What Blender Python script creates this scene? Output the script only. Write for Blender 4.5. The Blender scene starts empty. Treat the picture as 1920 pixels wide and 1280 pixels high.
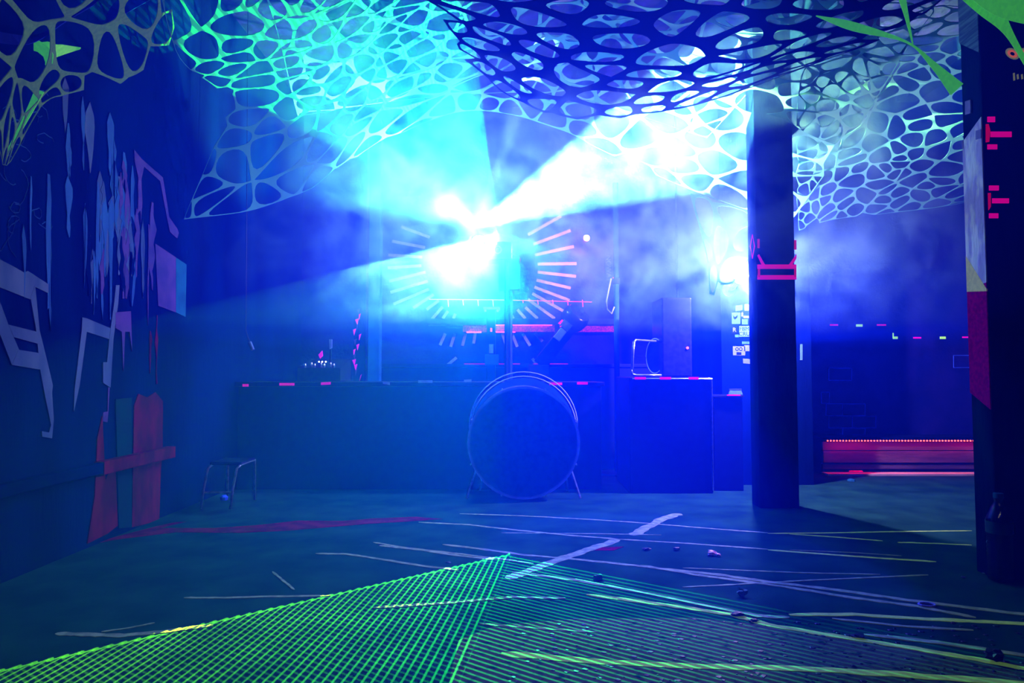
import bpy, bmesh, math, random
import numpy as np
from mathutils import Vector, Matrix
from mathutils.geometry import delaunay_2d_cdt

random.seed(7); rng = np.random.default_rng(7)
scn = bpy.context.scene
C = scn.collection

# ------------------------------------------------------------------ camera
F = 1280.0; EYE = 0.8; TILT = math.atan(60/1280)
cd = bpy.data.cameras.new('camera'); cam = bpy.data.objects.new('camera', cd); C.objects.link(cam)
cd.sensor_width = 36; cd.lens = 24; cd.clip_start = 0.02
cam.location = (0, 0, EYE); cam.rotation_euler = (math.pi/2+TILT, 0, 0)
scn.camera = cam
CT, ST = math.cos(TILT), math.sin(TILT)
def ray(px, py):
    a = (px-960)/F; b = (640-py)/F
    return Vector((a, CT-ST*b, ST+CT*b))
def P(px, py, d):                       # point seen at a pixel, at depth d into the room
    r = ray(px, py); return Vector((0, 0, EYE)) + r*(d/r.y)
def PX(px, py, x):                      # ... on the plane X = x
    r = ray(px, py); return Vector((0, 0, EYE)) + r*(x/r.x)
def PF(px, py, z=0.0):                  # ... on the floor
    r = ray(px, py); return Vector((0, 0, EYE)) + r*((z-EYE)/r.z)

# ------------------------------------------------------------------ world, exposure
w = bpy.data.worlds.new('world'); scn.world = w; w.use_nodes = True
w.node_tree.nodes['Background'].inputs[0].default_value = (0.0, 0.05, 0.22, 1)
w.node_tree.nodes['Background'].inputs[1].default_value = 0.05
vs = scn.view_settings
vs.view_transform = 'Standard'; vs.look = 'None'; vs.exposure = 0.0; vs.gamma = 1.0; vs.use_curve_mapping = False
cy = scn.cycles
cy.max_bounces = 6; cy.diffuse_bounces = 2; cy.glossy_bounces = 2; cy.transmission_bounces = 6; cy.transparent_max_bounces = 12
cy.volume_bounces = 0; cy.use_light_tree = False; cy.use_denoising = True; cy.sample_clamp_indirect = 3.0
cy.use_adaptive_sampling = True; cy.adaptive_threshold = 0.03
cy.volume_step_rate = 2.3; cy.volume_max_steps = 128

# ------------------------------------------------------------------ lights
SRC = Vector((-0.25, 4.95, 1.88))       # the moving-head lamp over the stage
def light(name, kind, loc, color, power, target=None, size=None, blend=0.1, radius=0.03):
    l = bpy.data.lights.new(name, kind); l.color = color; l.energy = power
    if kind != 'AREA': l.shadow_soft_size = radius
    o = bpy.data.objects.new(name, l); C.objects.link(o); o.location = loc
    if target is not None:
        o.rotation_euler = (Vector(target)-Vector(loc)).to_track_quat('-Z', 'Y').to_euler()
    if kind == 'SPOT':
        l.spot_size = math.radians(size); l.spot_blend = blend
    return o
BEAM = (0.42, 0.72, 1.0)
# bare discharge glow of the lamp, its big beam to the right, its thin beam up, its lobe up left
light('lamp_glow', 'POINT', SRC, (0.08, 0.15, 1.0), 720, radius=0.06)
light('beam_wide', 'SPOT', SRC, BEAM, 19000, SRC+Vector((0.90, -0.22, 0.37)), 33, 0.12)
light('beam_up', 'SPOT', SRC, (0.4, 0.5, 1.0), 3000, SRC+Vector((0.36, -0.35, 0.9)), 8, 0.2)
light('beam_left', 'SPOT', SRC, (0.20, 0.80, 1.0), 2600, SRC+Vector((-0.55, -0.05, 0.36)), 62, 0.6)
# second lamp behind the pillar and the blue profile spot over the dance floor
LAMP2 = Vector((1.58, 4.55, 1.47))
light('lamp_second_glow', 'POINT', LAMP2, (0.30, 0.24, 1.0), 700, radius=0.015)
light('blue_profile_spot', 'SPOT', (0.1, 5.0, 2.25), (0.01, 0.02, 1.0), 3200, (0.62, 3.15, 0.0), 30, 0.06)
# added violet fill behind the camera, lifting the tapes and floor
def area(name, loc, target, sx, sy, color, power):
    o = light(name, 'AREA', loc, color, power, target); o.data.shape = 'RECTANGLE'; o.data.size = sx; o.data.size_y = sy
    return o
area('violet_fill', (0.0, -0.6, 2.6), (0.0, 4.0, 0.9), 2.4, 0.2, (0.45, 0.42, 1.0), 6)
light('stage_red', 'POINT', P(1085, 468, 5.9), (0.9, 0.0, 1.0), 42, radius=0.04)

def laser(name, loc, target, size, power, build):
    o = light(name, 'SPOT', loc, (1, 1, 1), power, target, size, 0.02, 0.0)
    l = o.data; l.use_nodes = True; nt = l.node_tree
    em = nt.nodes['Emission']; build(nt, em, Vector(loc)); return o
class N:                                # little node maths
    def __init__(s, nt): s.nt = nt
    def m(s, op, a, b=None, c=None):
        n = s.nt.nodes.new('ShaderNodeMath'); n.operation = op
        for i, v in enumerate((a, b, c)):
            if v is None: continue
            if isinstance(v, (int, float)): n.inputs[i].default_value = v
            else: s.nt.links.new(v, n.inputs[i])
        return n.outputs[0]
    def dirs(s):
        g = s.nt.nodes.new('ShaderNodeNewGeometry'); x = s.nt.nodes.new('ShaderNodeSeparateXYZ')
        s.nt.links.new(g.outputs['Incoming'], x.inputs[0]); return x.outputs
    def lin(s, a, ka, b, kb, k): return s.m('ADD', s.m('MULTIPLY_ADD', a, ka, k), s.m('MULTIPLY', b, kb))
    def lines(s, t, duty):              # soft-edged line comb, one line per unit
        fr = s.m('FRACT', t); d = s.m('ABSOLUTE', s.m('SUBTRACT', fr, 0.5))
        return s.m('MULTIPLY', s.m('LESS_THAN', d, duty*0.5), 1.0)
SIGN = 1.0
def floor_laser(nt, em, S):
    k = N(nt); dx, dy, dz = k.dirs()
    t = k.m('DIVIDE', S.z, k.m('MAXIMUM', k.m('MULTIPLY', dz, -SIGN), 0.02))
    fx = k.m('MULTIPLY_ADD', k.m('MULTIPLY', dx, SIGN), t, S.x); fy = k.m('MULTIPLY_ADD', k.m('MULTIPLY', dy, SIGN), t, S.y)
    A = (-0.01, 3.06); r = (0.803, -0.595); l = (-0.757, -0.654); m = (-0.108, -0.994)
    qx = k.m('SUBTRACT', fx, A[0]); qy = k.m('SUBTRACT', fy, A[1])
    a = k.lin(qx, -0.595, qy, -0.803, 0.0)          # distance in from the right boundary
    b = k.lin(qx, 0.654, qy, -0.757, 0.0)          # ... from the left boundary
    c = k.lin(qx, -0.994, qy, 0.108, 0.0)           # >0 left of the divider
    wig = k.m('MULTIPLY', k.m('SINE', k.m('MULTIPLY', c, 250.0)), 0.006)
    inside = k.m('MULTIPLY', k.m('GREATER_THAN', a, 0.0), k.m('GREATER_THAN', k.m('ADD', b, wig), 0.0))
    famA = k.lines(k.m('DIVIDE', k.m('POWER', k.m('MAXIMUM', a, 0.0001), 1.15), 0.029), 0.34)
    famB = k.m('MULTIPLY', k.lines(k.m('DIVIDE', c, 0.0255), 0.28), k.m('GREATER_THAN', c, -0.01))
    edge = k.m('MULTIPLY', k.m('LESS_THAN', k.m('ABSOLUTE', k.m('ADD', b, wig)), 0.009), k.m('GREATER_THAN', c, 0.0))
    left = k.m('GREATER_THAN', c, 0.0)
    fade = k.m('MAXIMUM', k.m('MULTIPLY_ADD', c, 0.9, 1.0), 0.07)
    amt = k.m('MULTIPLY', inside, k.m('ADD', k.m('MULTIPLY', famA, k.m('MINIMUM', k.m('MULTIPLY_ADD', left, -0.25, 0.6), 1.0)), k.m('MULTIPLY', famB, 1.2)))
    amt = k.m('MULTIPLY', k.m('ADD', amt, k.m('MULTIPLY', edge, 1.6)), k.m('MINIMUM', fade, 1.0))
    amt = k.m('MULTIPLY', amt, k.m('GREATER_THAN', k.m('MULTIPLY', dz, -SIGN), 0.30))
    cc = nt.nodes.new('ShaderNodeCombineXYZ')
    nt.links.new(k.m('MINIMUM', k.m('MAXIMUM', k.m('MULTIPLY_ADD', c, 0.55, 0.03), 0.02), 0.60), cc.inputs[0]); cc.inputs[1].default_value = 1.0
    nt.links.new(k.m('MAXIMUM', k.m('MULTIPLY_ADD', c, -0.6, 0.30), 0.02), cc.inputs[2])
    nt.links.new(cc.outputs[0], em.inputs[0]); nt.links.new(amt, em.inputs[1])
LAS = Vector((-0.10, 4.70, 1.78))
laser('laser_floor', LAS, (-0.1, 2.1, 0.0), 110, 11000, floor_laser)
def fan_laser(nt, em, S):
    k = N(nt); dx, dy, dz = k.dirs()
    ux = k.m('MULTIPLY', dx, SIGN); uy = k.m('MULTIPLY', dy, SIGN); uz = k.m('MULTIPLY', dz, SIGN)
    ang = k.m('ARCTAN2', uz, k.m('MULTIPLY', ux, -1.0))
    comb = k.lines(k.m('MULTIPLY', ang, 42.0), 0.5)
    mask = k.m('MULTIPLY', k.m('LESS_THAN', k.m('ADD', ux, k.m('MULTIPLY', uz, 0.02)), 0.0), 1.0)
    nt.links.new(k.m('MULTIPLY', mask, k.m('MULTIPLY_ADD', comb, 0.75, 0.25)), em.inputs[1])
    em.inputs[0].default_value = (0.02, 1.0, 0.35, 1)
laser('laser_fan', LAS, P(690, 80, 3.9), 52, 3000, fan_laser)

# ------------------------------------------------------------------ materials
def mat(name, col, rough=0.7, metal=0.0, noise=None, scale=8.0, bump=0.0, bscale=30.0, stretch=(1, 1, 1), emit=None, spec=0.08, thr=(0.4, 0.6)):
    m = bpy.data.materials.new(name); m.use_nodes = True; nt = m.node_tree
    b = nt.nodes['Principled BSDF']
    b.inputs['Base Color'].default_value = (*col, 1); b.inputs['Roughness'].default_value = rough
    b.inputs['Metallic'].default_value = metal; b.inputs['Specular IOR Level'].default_value = spec
    tc = nt.nodes.new('ShaderNodeTexCoord'); mp = nt.nodes.new('ShaderNodeMapping')
    mp.inputs['Scale'].default_value = stretch; nt.links.new(tc.outputs['Object'], mp.inputs[0])
    if noise:
        t = nt.nodes.new('ShaderNodeTexNoise'); t.inputs['Scale'].default_value = scale; t.inputs['Detail'].default_value = 6
        r = nt.nodes.new('ShaderNodeValToRGB'); r.color_ramp.elements[0].position = thr[0]; r.color_ramp.elements[1].position = thr[1]
        r.color_ramp.elements[0].color = (*col, 1); r.color_ramp.elements[1].color = (*noise, 1)
        nt.links.new(mp.outputs[0], t.inputs[0]); nt.links.new(t.outputs[0], r.inputs[0]); nt.links.new(r.outputs[0], b.inputs['Base Color'])
    if bump:
        t2 = nt.nodes.new('ShaderNodeTexNoise'); t2.inputs['Scale'].default_value = bscale; t2.inputs['Detail'].default_value = 4
        bn = nt.nodes.new('ShaderNodeBump'); bn.inputs['Strength'].default_value = bump; bn.inputs['Distance'].default_value = 0.02
        nt.links.new(mp.outputs[0], t2.inputs[0]); nt.links.new(t2.outputs[0], bn.inputs['Height']); nt.links.new(bn.outputs[0], b.inputs['Normal'])
    if rough >= 0.6 and not metal: b.inputs['Specular IOR Level'].default_value = 0.0
    if emit:  # also puts a blacklight glow into tape, paint and net colours
        b.inputs['Emission Color'].default_value = (*emit[0], 1); b.inputs['Emission Strength'].default_value = emit[1]
        m.cycles.emission_sampling = 'NONE'
    return m
def fabric(name, col, trans=0.5, noise=None, emit=None):
    m = mat(name, col, 0.9, noise=noise, scale=60.0, spec=0.1, emit=emit); nt = m.node_tree; b = nt.nodes['Principled BSDF']
    t = nt.nodes.new('ShaderNodeBsdfTranslucent'); t.inputs[0].default_value = (*col, 1)
    x = nt.nodes.new('ShaderNodeMixShader'); x.inputs[0].default_value = trans
    nt.links.new(b.outputs[0], x.inputs[1]); nt.links.new(t.outputs[0], x.inputs[2])
    nt.links.new(x.outputs[0], nt.nodes['Material Output'].inputs[0]); return m
M = {}
M['floor'] = mat('painted floor', (0.004, 0.022, 0.018), 0.8, noise=(0.010, 0.050, 0.034), scale=5, bump=0.05, bscale=60, thr=(0.35, 0.75))
M['worn'] = mat('laser dim floor grey', (0.002, 0.012, 0.020), 0.7, noise=(0.060, 0.062, 0.046), scale=34, thr=(0.30, 0.46))  # grey of the fading laser light, painted on the floor
M['wall'] = mat('dark blue wall paint', (0.001, 0.003, 0.022), 0.6, noise=(0.001, 0.007, 0.05), scale=3, bump=0.2, stretch=(1, 1, 0.25))
M['wallback'] = mat('blue black wall paint', (0.004, 0.005, 0.05), 0.7, noise=(0.010, 0.008, 0.09), scale=4, bump=0.3)
M['ceiling'] = mat('dark ceiling', (0.01, 0.012, 0.05), 0.8, noise=(0.016, 0.012, 0.13), scale=14, bump=0.8, bscale=12, thr=(0.5, 0.56))
M['pillar'] = mat('dark pillar paint', (0.001, 0.003, 0.02), 0.6, noise=(0.002, 0.012, 0.04), scale=9, bump=0.3, stretch=(1, 1, 0.3))
M['black'] = mat('matt black paint', (0.001, 0.003, 0.016), 0.5, noise=(0.001, 0.005, 0.03), scale=20)
M['blackgloss'] = mat('black plastic', (0.006, 0.007, 0.014), 0.25, noise=(0.01, 0.012, 0.02), scale=30)
M['steel'] = mat('worn steel tube', (0.35, 0.42, 0.55), 0.3, 0.9, noise=(0.25, 0.3, 0.4), scale=40)
M['paintgrey'] = mat('faded white graffiti paint', (0.085, 0.11, 0.20), 0.8, noise=(0.045, 0.07, 0.15), scale=9, stretch=(1, 1, 0.3))
M['paintblue'] = mat('blue graffiti paint', (0.03, 0.10, 0.30), 0.8, noise=(0.02, 0.06, 0.2), scale=7, stretch=(1, 1, 0.3))
M['paintmauve'] = mat('mauve graffiti paint', (0.09, 0.04, 0.17), 0.8, noise=(0.05, 0.03, 0.13), scale=9)
M['paintteal'] = mat('teal paint', (0.012, 0.09, 0.18), 0.8, noise=(0.01, 0.06, 0.14), scale=9)
M['paintred'] = mat('dark red paint', (0.12, 0.0, 0.02), 0.75, noise=(0.05, 0.0, 0.01), scale=12, stretch=(1, 1, 0.4))
M['paintgreen'] = mat('dark green paint', (0.004, 0.03, 0.03), 0.8, noise=(0.006, 0.025, 0.03), scale=12)
M['paintwhite'] = mat('chalky white paint', (0.42, 0.40, 0.75), 0.85, noise=(0.75, 0.8, 0.95), scale=22, stretch=(1, 1, 0.35), bump=0.4, thr=(0.5, 0.62))
M['paintwine'] = mat('magenta red paint', (0.40, 0.0, 0.12), 0.8, noise=(0.24, 0.0, 0.10), scale=60, bump=0.4)
M['painttop'] = mat('laser lined pale paint', (0.10, 0.22, 0.30), 0.8, noise=(0.04, 0.09, 0.16), scale=30, stretch=(0.2, 0.2, 3))  # laser lines put into the colour as stretched noise
M['tapepink'] = mat('magenta fluorescent tape', (0.95, 0.0, 0.62), 0.7, noise=(0.85, 0.0, 0.55), scale=40, emit=((1.0, 0.0, 0.55), 0.45))
M['tapelilac'] = mat('pale lilac tape', (0.24, 0.22, 0.5), 0.7, noise=(0.18, 0.18, 0.42), scale=30)
M['tapeyellow'] = mat('yellow green fluorescent tape', (0.28, 0.40, 0.12), 0.7, noise=(0.16, 0.25, 0.10), scale=25, emit=((0.30, 0.62, 0.03), 0.13))  # greenish light on the tape added as weak emission
M['tapedim'] = mat('dim yellow tape', (0.20, 0.26, 0.18), 0.8, noise=(0.10, 0.14, 0.12), scale=25, emit=((0.20, 0.36, 0.06), 0.06))  # dimmer copy of the floor tape, light difference put into its colour
M['tapelime'] = mat('lime fluorescent tape', (0.45, 0.7, 0.1), 0.7, noise=(0.4, 0.62, 0.1), scale=25, emit=((0.35, 0.85, 0.05), 0.8))
M['netpale'] = fabric('pale stretch net fabric', (0.12, 0.44, 0.42), 0.45)
M['netgreen'] = fabric('fluorescent green net fabric', (0.28, 0.62, 0.06), 0.25, noise=(0.2, 0.45, 0.08), emit=((0.09, 0.75, 0.02), 0.34))
M['netolive'] = fabric('olive net fabric', (0.14, 0.26, 0.06), 0.4, noise=(0.08, 0.17, 0.05), emit=((0.07, 0.15, 0.01), 0.25))
M['netdark'] = fabric('dark blue net fabric', (0.001, 0.002, 0.03), 0.1)
M['ribbon'] = fabric('blue ribbon fabric', (0.03, 0.06, 0.5), 0.5)
M['drumhead'] = mat('translucent drum head', (0.02, 0.09, 0.45), 0.35, noise=(0.02, 0.08, 0.40), scale=3)
M['lilac'] = mat('pale lilac enamel', (0.35, 0.38, 0.8), 0.4, noise=(0.3, 0.33, 0.7), scale=30)
M['sticker'] = mat('pale sticker paper', (0.10, 0.13, 0.26), 0.6, noise=(0.08, 0.11, 0.23), scale=50)
M['stickergreen'] = mat('green sticker paper', (0.07, 0.17, 0.16), 0.6, noise=(0.06, 0.15, 0.15), scale=50)
M['ink'] = mat('dark blue ink', (0.003, 0.006, 0.03), 0.7, noise=(0.004, 0.008, 0.04), scale=40)
M['outline'] = mat('bright blue paint line', (0.05, 0.12, 0.95), 0.7, noise=(0.03, 0.08, 0.7), scale=30)
M['orange'] = mat('glowing orange paint', (0.55, 0.13, 0.08), 0.7, noise=(0.35, 0.2, 0.08), scale=60, emit=((0.9, 0.16, 0.08), 0.4))  # glow added by emission to lift the dimly lit eyes
M['cream'] = mat('glowing cream paint', (0.30, 0.36, 0.22), 0.7, noise=(0.2, 0.28, 0.2), scale=60, emit=((0.35, 0.36, 0.20), 0.25))  # same added glow for eye whites, teeth and band edge
M['pinkred'] = mat('red pink paint', (0.8, 0.0, 0.12), 0.7, noise=(0.7, 0.0, 0.1), scale=40, emit=((1.0, 0.0, 0.12), 0.3))
M['led'] = mat('red light emitting diode', (1, 0.05, 0.05), 0.4, emit=((1.0, 0.05, 0.06), 7.0))
M['ledmagenta'] = mat('magenta light emitting diode', (1, 0.05, 0.3), 0.4, emit=((1.0, 0.03, 0.45), 5.0))
M['ledwhite'] = mat('white light emitting diode', (1, 1, 1), 0.4, emit=((0.75, 0.9, 1.0), 6.0))
M['lampface'] = mat('lit lamp lens', (1, 1, 1), 0.4, emit=((0.6, 0.85, 1.0), 40.0))
M['timber'] = mat('bench board', (0.10, 0.05, 0.09), 0.7, noise=(0.06, 0.03, 0.06), scale=10, stretch=(0.3, 1, 1), bump=0.3)
M['skirting'] = mat('pale skirting board', (0.45, 0.3, 0.35), 0.6, noise=(0.38, 0.25, 0.3), scale=10)
M['plum'] = mat('plum velvet strip', (0.35, 0.01, 0.42), 0.8, noise=(0.10, 0.0, 0.22), scale=90)
M['violet'] = mat('violet light toned board', (0.45, 0.36, 0.8), 0.7, noise=(0.4, 0.32, 0.75), scale=20)  # violet light on the board put into its base colour
M['wrapper'] = mat('pink foil wrapper', (0.85, 0.5, 0.55), 0.35, noise=(0.7, 0.25, 0.3), scale=60)
def glass(name, col, rough=0.02):
    m = mat(name, col, rough, noise=tuple(c*0.97 for c in col), scale=20); m.node_tree.nodes['Principled BSDF'].inputs['Transmission Weight'].default_value = 1.0
    m.node_tree.nodes['Principled BSDF'].inputs['IOR'].default_value = 1.45; m.node_tree.nodes['Principled BSDF'].inputs['Specular IOR Level'].default_value = 0.5; return m
M['plastic'] = glass('clear bottle plastic', (0.85, 0.93, 1.0), 0.05)

# ------------------------------------------------------------------ mesh helpers
class MB:
    def __init__(s): s.v = []; s.f = []
    def add(s, vs, fs):
        o = len(s.v); s.v += [tuple(v) for v in vs]; s.f += [tuple(i+o for i in f) for f in fs]; return s
    def box(s, x0, x1, y0, y1, z0, z1):
        vs = [(x, y, z) for z in (z0, z1) for y in (y0, y1) for x in (x0, x1)]
        return s.add(vs, [(0, 2, 3, 1), (4, 5, 7, 6), (0, 1, 5, 4), (2, 6, 7, 3), (0, 4, 6, 2), (1, 3, 7, 5)])
    def obox(s, c, ax, ay, az):          # oriented box: centre and three half-axis vectors
        c = Vector(c); ax, ay, az = Vector(ax), Vector(ay), Vector(az)
        vs = [c+i*ax+j*ay+k*az for k in (-1, 1) for j in (-1, 1) for i in (-1, 1)]
        return s.add(vs, [(0, 2, 3, 1), (4, 5, 7, 6), (0, 1, 5, 4), (2, 6, 7, 3), (0, 4, 6, 2), (1, 3, 7, 5)])
    def tube(s, pts, r, n=8, closed=False):
        pts = [Vector(p) for p in pts]; rs = r if isinstance(r, (list, tuple)) else [r]*len(pts)
        rings = []; up = Vector((0, 0, 1))
        for i, p in enumerate(pts):
            a = pts[(i-1) % len(pts)] if (closed or i) else p; b = pts[(i+1) % len(pts)] if (closed or i < len(pts)-1) else p
            t = (b-a).normalized(); u = t.cross(up)
            if u.length < 1e-3: u = t.cross(Vector((0, 1, 0)))
            u.normalize(); v = t.cross(u)
            rings.append([p+(u*math.cos(2*math.pi*k/n)+v*math.sin(2*math.pi*k/n))*rs[i] for k in range(n)])
        vs = [q for rg in rings for q in rg]; fs = []
        L = len(rings)
        for i in range(L if closed else L-1):
            j = (i+1) % L
            for k in range(n): fs.append((i*n+k, i*n+(k+1) % n, j*n+(k+1) % n, j*n+k))
        if not closed: fs += [tuple(range(n-1, -1, -1)), tuple((L-1)*n+k for k in range(n))]
        return s.add(vs, fs)
    def lathe(s, c, prof, n=32, axis=(0, 0, 1)):   # profile (radius, along) about an axis through c
        c = Vector(c); a = Vector(axis).normalized(); u = a.cross(Vector((1, 0, 0)))
        if u.length < 1e-3: u = a.cross(Vector((0, 1, 0)))
        u.normalize(); v = a.cross(u); vs = []; fs = []
        for r, h in prof: vs += [c+a*h+(u*math.cos(2*math.pi*k/n)+v*math.sin(2*math.pi*k/n))*r for k in range(n)]
        for i in range(len(prof)-1):
            for k in range(n): fs.append((i*n+k, i*n+(k+1) % n, (i+1)*n+(k+1) % n, (i+1)*n+k))
        if prof[0][0] > 1e-4: fs.append(tuple(range(n-1, -1, -1)))
        if prof[-1][0] > 1e-4: fs.append(tuple((len(prof)-1)*n+k for k in range(n)))
        return s.add(vs, fs)
    def slab(s, pts, off):               # polygon extruded by a vector
        n = len(pts); off = Vector(off); pts = [Vector(p) for p in pts]
        return s.add(pts+[p+off for p in pts], [tuple(range(n)), tuple(range(2*n-1, n-1, -1))]+[(i, i+n, (i+1) % n+n, (i+1) % n) for i in range(n)])
    def build(s, name, m, parent=None, bevel=0, smooth=False):
        me = bpy.data.meshes.new(name); me.from_pydata(s.v, [], s.f); me.update()
        bm = bmesh.new(); bm.from_mesh(me)
        if bevel: bmesh.ops.bevel(bm, geom=bm.edges[:], offset=bevel, segments=2, affect='EDGES', profile=0.6)
        bmesh.ops.recalc_face_normals(bm, faces=bm.faces); bm.to_mesh(me); bm.free()
        if smooth: me.polygons.foreach_set('use_smooth', [True]*len(me.polygons))
        me.materials.append(M[m] if isinstance(m, str) else m)
        o = bpy.data.objects.new(name, me); C.objects.link(o)
        if parent is not None:
            o.parent = parent; o.matrix_parent_inverse = parent.matrix_world.inverted()
        return o
def tag(o, label, cat=None, group=None, kind=None):
    if label: o['label'] = label
    if cat: o['category'] = cat
    if group: o['group'] = group
    if kind: o['kind'] = kind
    return o
def empty(name, loc, label, cat, group=None):
    o = bpy.data.objects.new(name, None); C.objects.link(o); o.location = loc; o.empty_display_size = 0.1
    o.matrix_world = Matrix.Translation(loc)
    return tag(o, label, cat, group)
def struct(mb, name, m, label=None, bevel=0):
    return tag(mb.build(name, m, None, bevel), label, None, None, 'structure')

# ------------------------------------------------------------------ the room
XL = -1.95
floor = struct(MB().box(-4.2, 4.6, -1.5, 7.2, -0.1, 0.0), 'floor', 'floor', 'dark painted concrete floor of the dance room')
wall_left = struct(MB().box(XL-0.15, XL, 0.6, 6.3, 0, 3.3), 'wall_left', 'wall', 'dark blue wall covered in dripping graffiti')
wall_back = struct(MB().box(XL-0.15, 2.3, 6.3, 6.45, 0, 3.3), 'wall_back', 'wallback', 'stage back wall with a sunburst of pale strips')
wall_div = struct(MB().box(1.52, 2.17, 4.95, 6.3, 0, 3.3), 'wall_divider', 'wall', 'short blue wall behind the pillar, with stickers')
wall_alc = struct(MB().box(2.17, 4.6, 5.75, 5.9, 0, 3.3), 'wall_alcove', 'wallback', 'blue alcove wall with painted brick outlines')
wall_right = struct(MB().box(4.45, 4.6, -1.5, 5.75, 0, 3.3), 'wall_right', 'wall', 'dark side wall of the room beyond the near pillar')
ceiling = struct(MB().box(-2.1, 4.6, 0.6, 6.45, 3.3, 3.4), 'ceiling', 'ceiling', 'dark ceiling lined with crumpled violet sheeting')
for x0 in (-0.9, 0.5, 1.9, 3.3):
    MB().box(x0, x0+0.16, 0.6, 6.3, 3.12, 3.3).build('ceiling_beam', 'pillar', ceiling, 0.008)
vb = MB(); a = P(1590, -30, 3.3); b = P(1650, 70, 3.3)
vb.slab([P(1560, -20, 3.4), P(1600, -20, 3.4), P(1650, 22, 3.4), P(1650, 70, 3.4)], (0, 0.03, 0.0)).build('ceiling_board', 'violet', ceiling)
tag(bpy.data.objects['ceiling_board'], 'violet lit board under the ceiling')

# graffiti on the left wall: thin coats of paint standing a little proud
def wallpoly(pix, m, name='graffiti_stroke', th=0.004, label=None):
    pts = [PX(x, y, XL+0.001) for x, y in pix]
    o = MB().slab(pts, (th, 0, 0)).build(name, m, wall_left)
    if label: o['label'] = label
    return o
K = 1/2.977
def c5(l): return [(x*K, 400+y*K) for x, y in l]
def c1(l): return [(x*K, y*K) for x, y in l]
wallpoly(c5([(-60, 230), (0, 260), (60, 290), (130, 330), (150, 320), (265, 395), (265, 445), (190, 410), (165, 480), (0, 415), (-60, 390)]), 'paintgrey', label='broad faded white graffiti stroke')
wallpoly(c5([(165, 470), (190, 395), (215, 650), (262, 840), (290, 960), (285, 1000), (295, 1150), (285, 1255), (230, 1245), (228, 1215), (268, 1222), (280, 1180), (255, 1060), (220, 880), (195, 640)]), 'paintgrey', th=0.0044)
wallpoly(c5([(-40, 430), (0, 510), (40, 620), (70, 690), (100, 760), (95, 800), (60, 845), (0, 690), (-40, 600)]), 'paintgrey', th=0.0048)
wallpoly(c5([(40, 620), (200, 660), (215, 730), (70, 690)]), 'paintgrey', th=0.0052)
wallpoly(c5([(95, 760), (220, 780), (222, 872), (60, 845)]), 'paintgrey', th=0.0054)
wallpoly(c5([(455, 580), (480, 585), (612, 640), (606, 702), (480, 660), (440, 960), (408, 1105), (412, 980), (452, 650)]), 'paintgrey')
wallpoly(c5([(642, 400), (662, 400), (655, 500), (628, 700), (612, 972), (570, 945), (570, 830), (592, 830), (606, 690), (632, 500)]), 'paintgrey', th=0.005)
wallpoly(c5([(640, 552), (725, 545), (732, 770), (718, 660), (692, 660), (684, 880), (674, 660), (640, 640)]), 'paintmauve', th=0.0056)
wallpoly(c5([(600, 970), (608, 970), (600, 1110), (596, 1165), (570, 1160), (572, 1110), (596, 1105)]), 'paintmauve')
wallpoly(c5([(863, 168), (978, 245), (978, 552), (880, 515)]), 'paintmauve', 'painted_panel', label='mauve painted square on the wall')
wallpoly(c5([(979, 246), (1038, 285), (1032, 578), (979, 552)]), 'paintteal', 'painted_panel', label='teal painted strip beside the mauve square')
wallpoly(c1([(745, 835), (790, 890), (905, 990), (940, 1210), (985, 1275), (995, 1300), (985, 1330), (945, 1295), (925, 1200), (890, 1010), (800, 930), (785, 1000), (790, 1160), (765, 1190), (770, 1000), (748, 900)]), 'paintmauve', th=0.0045)
# drips and scraped paint: (x, y top, y bottom, width) in wall runs
runs = [(122, 145, 250, 13, 0), (128, 230, 345, 9, 0), (129, 275, 325, 8, 1), (155, 180, 320, 7, 0), (168, 190, 325, 18, 0), (205, 210, 330, 13, 0), (212, 255, 400, 9, 1), (232, 285, 400, 8, 1),
        (186, 320, 455, 13, 0), (181, 340, 560, 8, 1), (196, 350, 520, 9, 0), (205, 385, 600, 7, 1), (222, 330, 470, 10, 0), (238, 340, 480, 11, 2), (247, 310, 470, 8, 0), (256, 390, 520, 10, 2), (268, 410, 560, 7, 0),
        (230, 420, 560, 9, 2), (243, 450, 555, 12, 2), (90, 325, 580, 11, 1), (93, 400, 620, 5, 1), (43, 420, 560, 6, 1), (57, 330, 470, 5, 1), (157, 380, 540, 7, 1), (170, 440, 570, 6, 0), (175, 470, 590, 5, 1),
        (190, 430, 600, 6, 1), (127, 330, 445, 13, 0), (262, 300, 420, 7, 2), (277, 420, 610, 4, 2), (214, 300, 420, 14, 0), (248, 400, 460, 14, 2), (199, 420, 520, 12, 0), (293, 590, 720, 4, 3), (280, 620, 700, 5, 3)]
for i, (x, y0, y1, wd, k) in enumerate(runs):
    L = y1-y0; j = [random.uniform(-2, 2) for _ in range(8)]; ew = wd/2
    left = [(x-ew*f+j[q], y0+L*t) for q, (t, f) in enumerate(((0, .1), (.15, .8), (.4, 1), (.62, .55), (.85, .35), (1, .08)))]
    right = [(x+ew*f+j[q+1], y0+L*t) for q, (t, f) in reversed(list(enumerate(((0.01, .1), (.2, .9), (.35, 1), (.66, .5), (.83, .35), (.99, .08)))))]
    wallpoly(left+right, ('paintgrey' if i % 4 == 0 else 'paintblue', 'paintblue', 'paintmauve', 'paintred')[k], 'paint_drip', th=0.003+0.0004*(i % 6))
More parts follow.
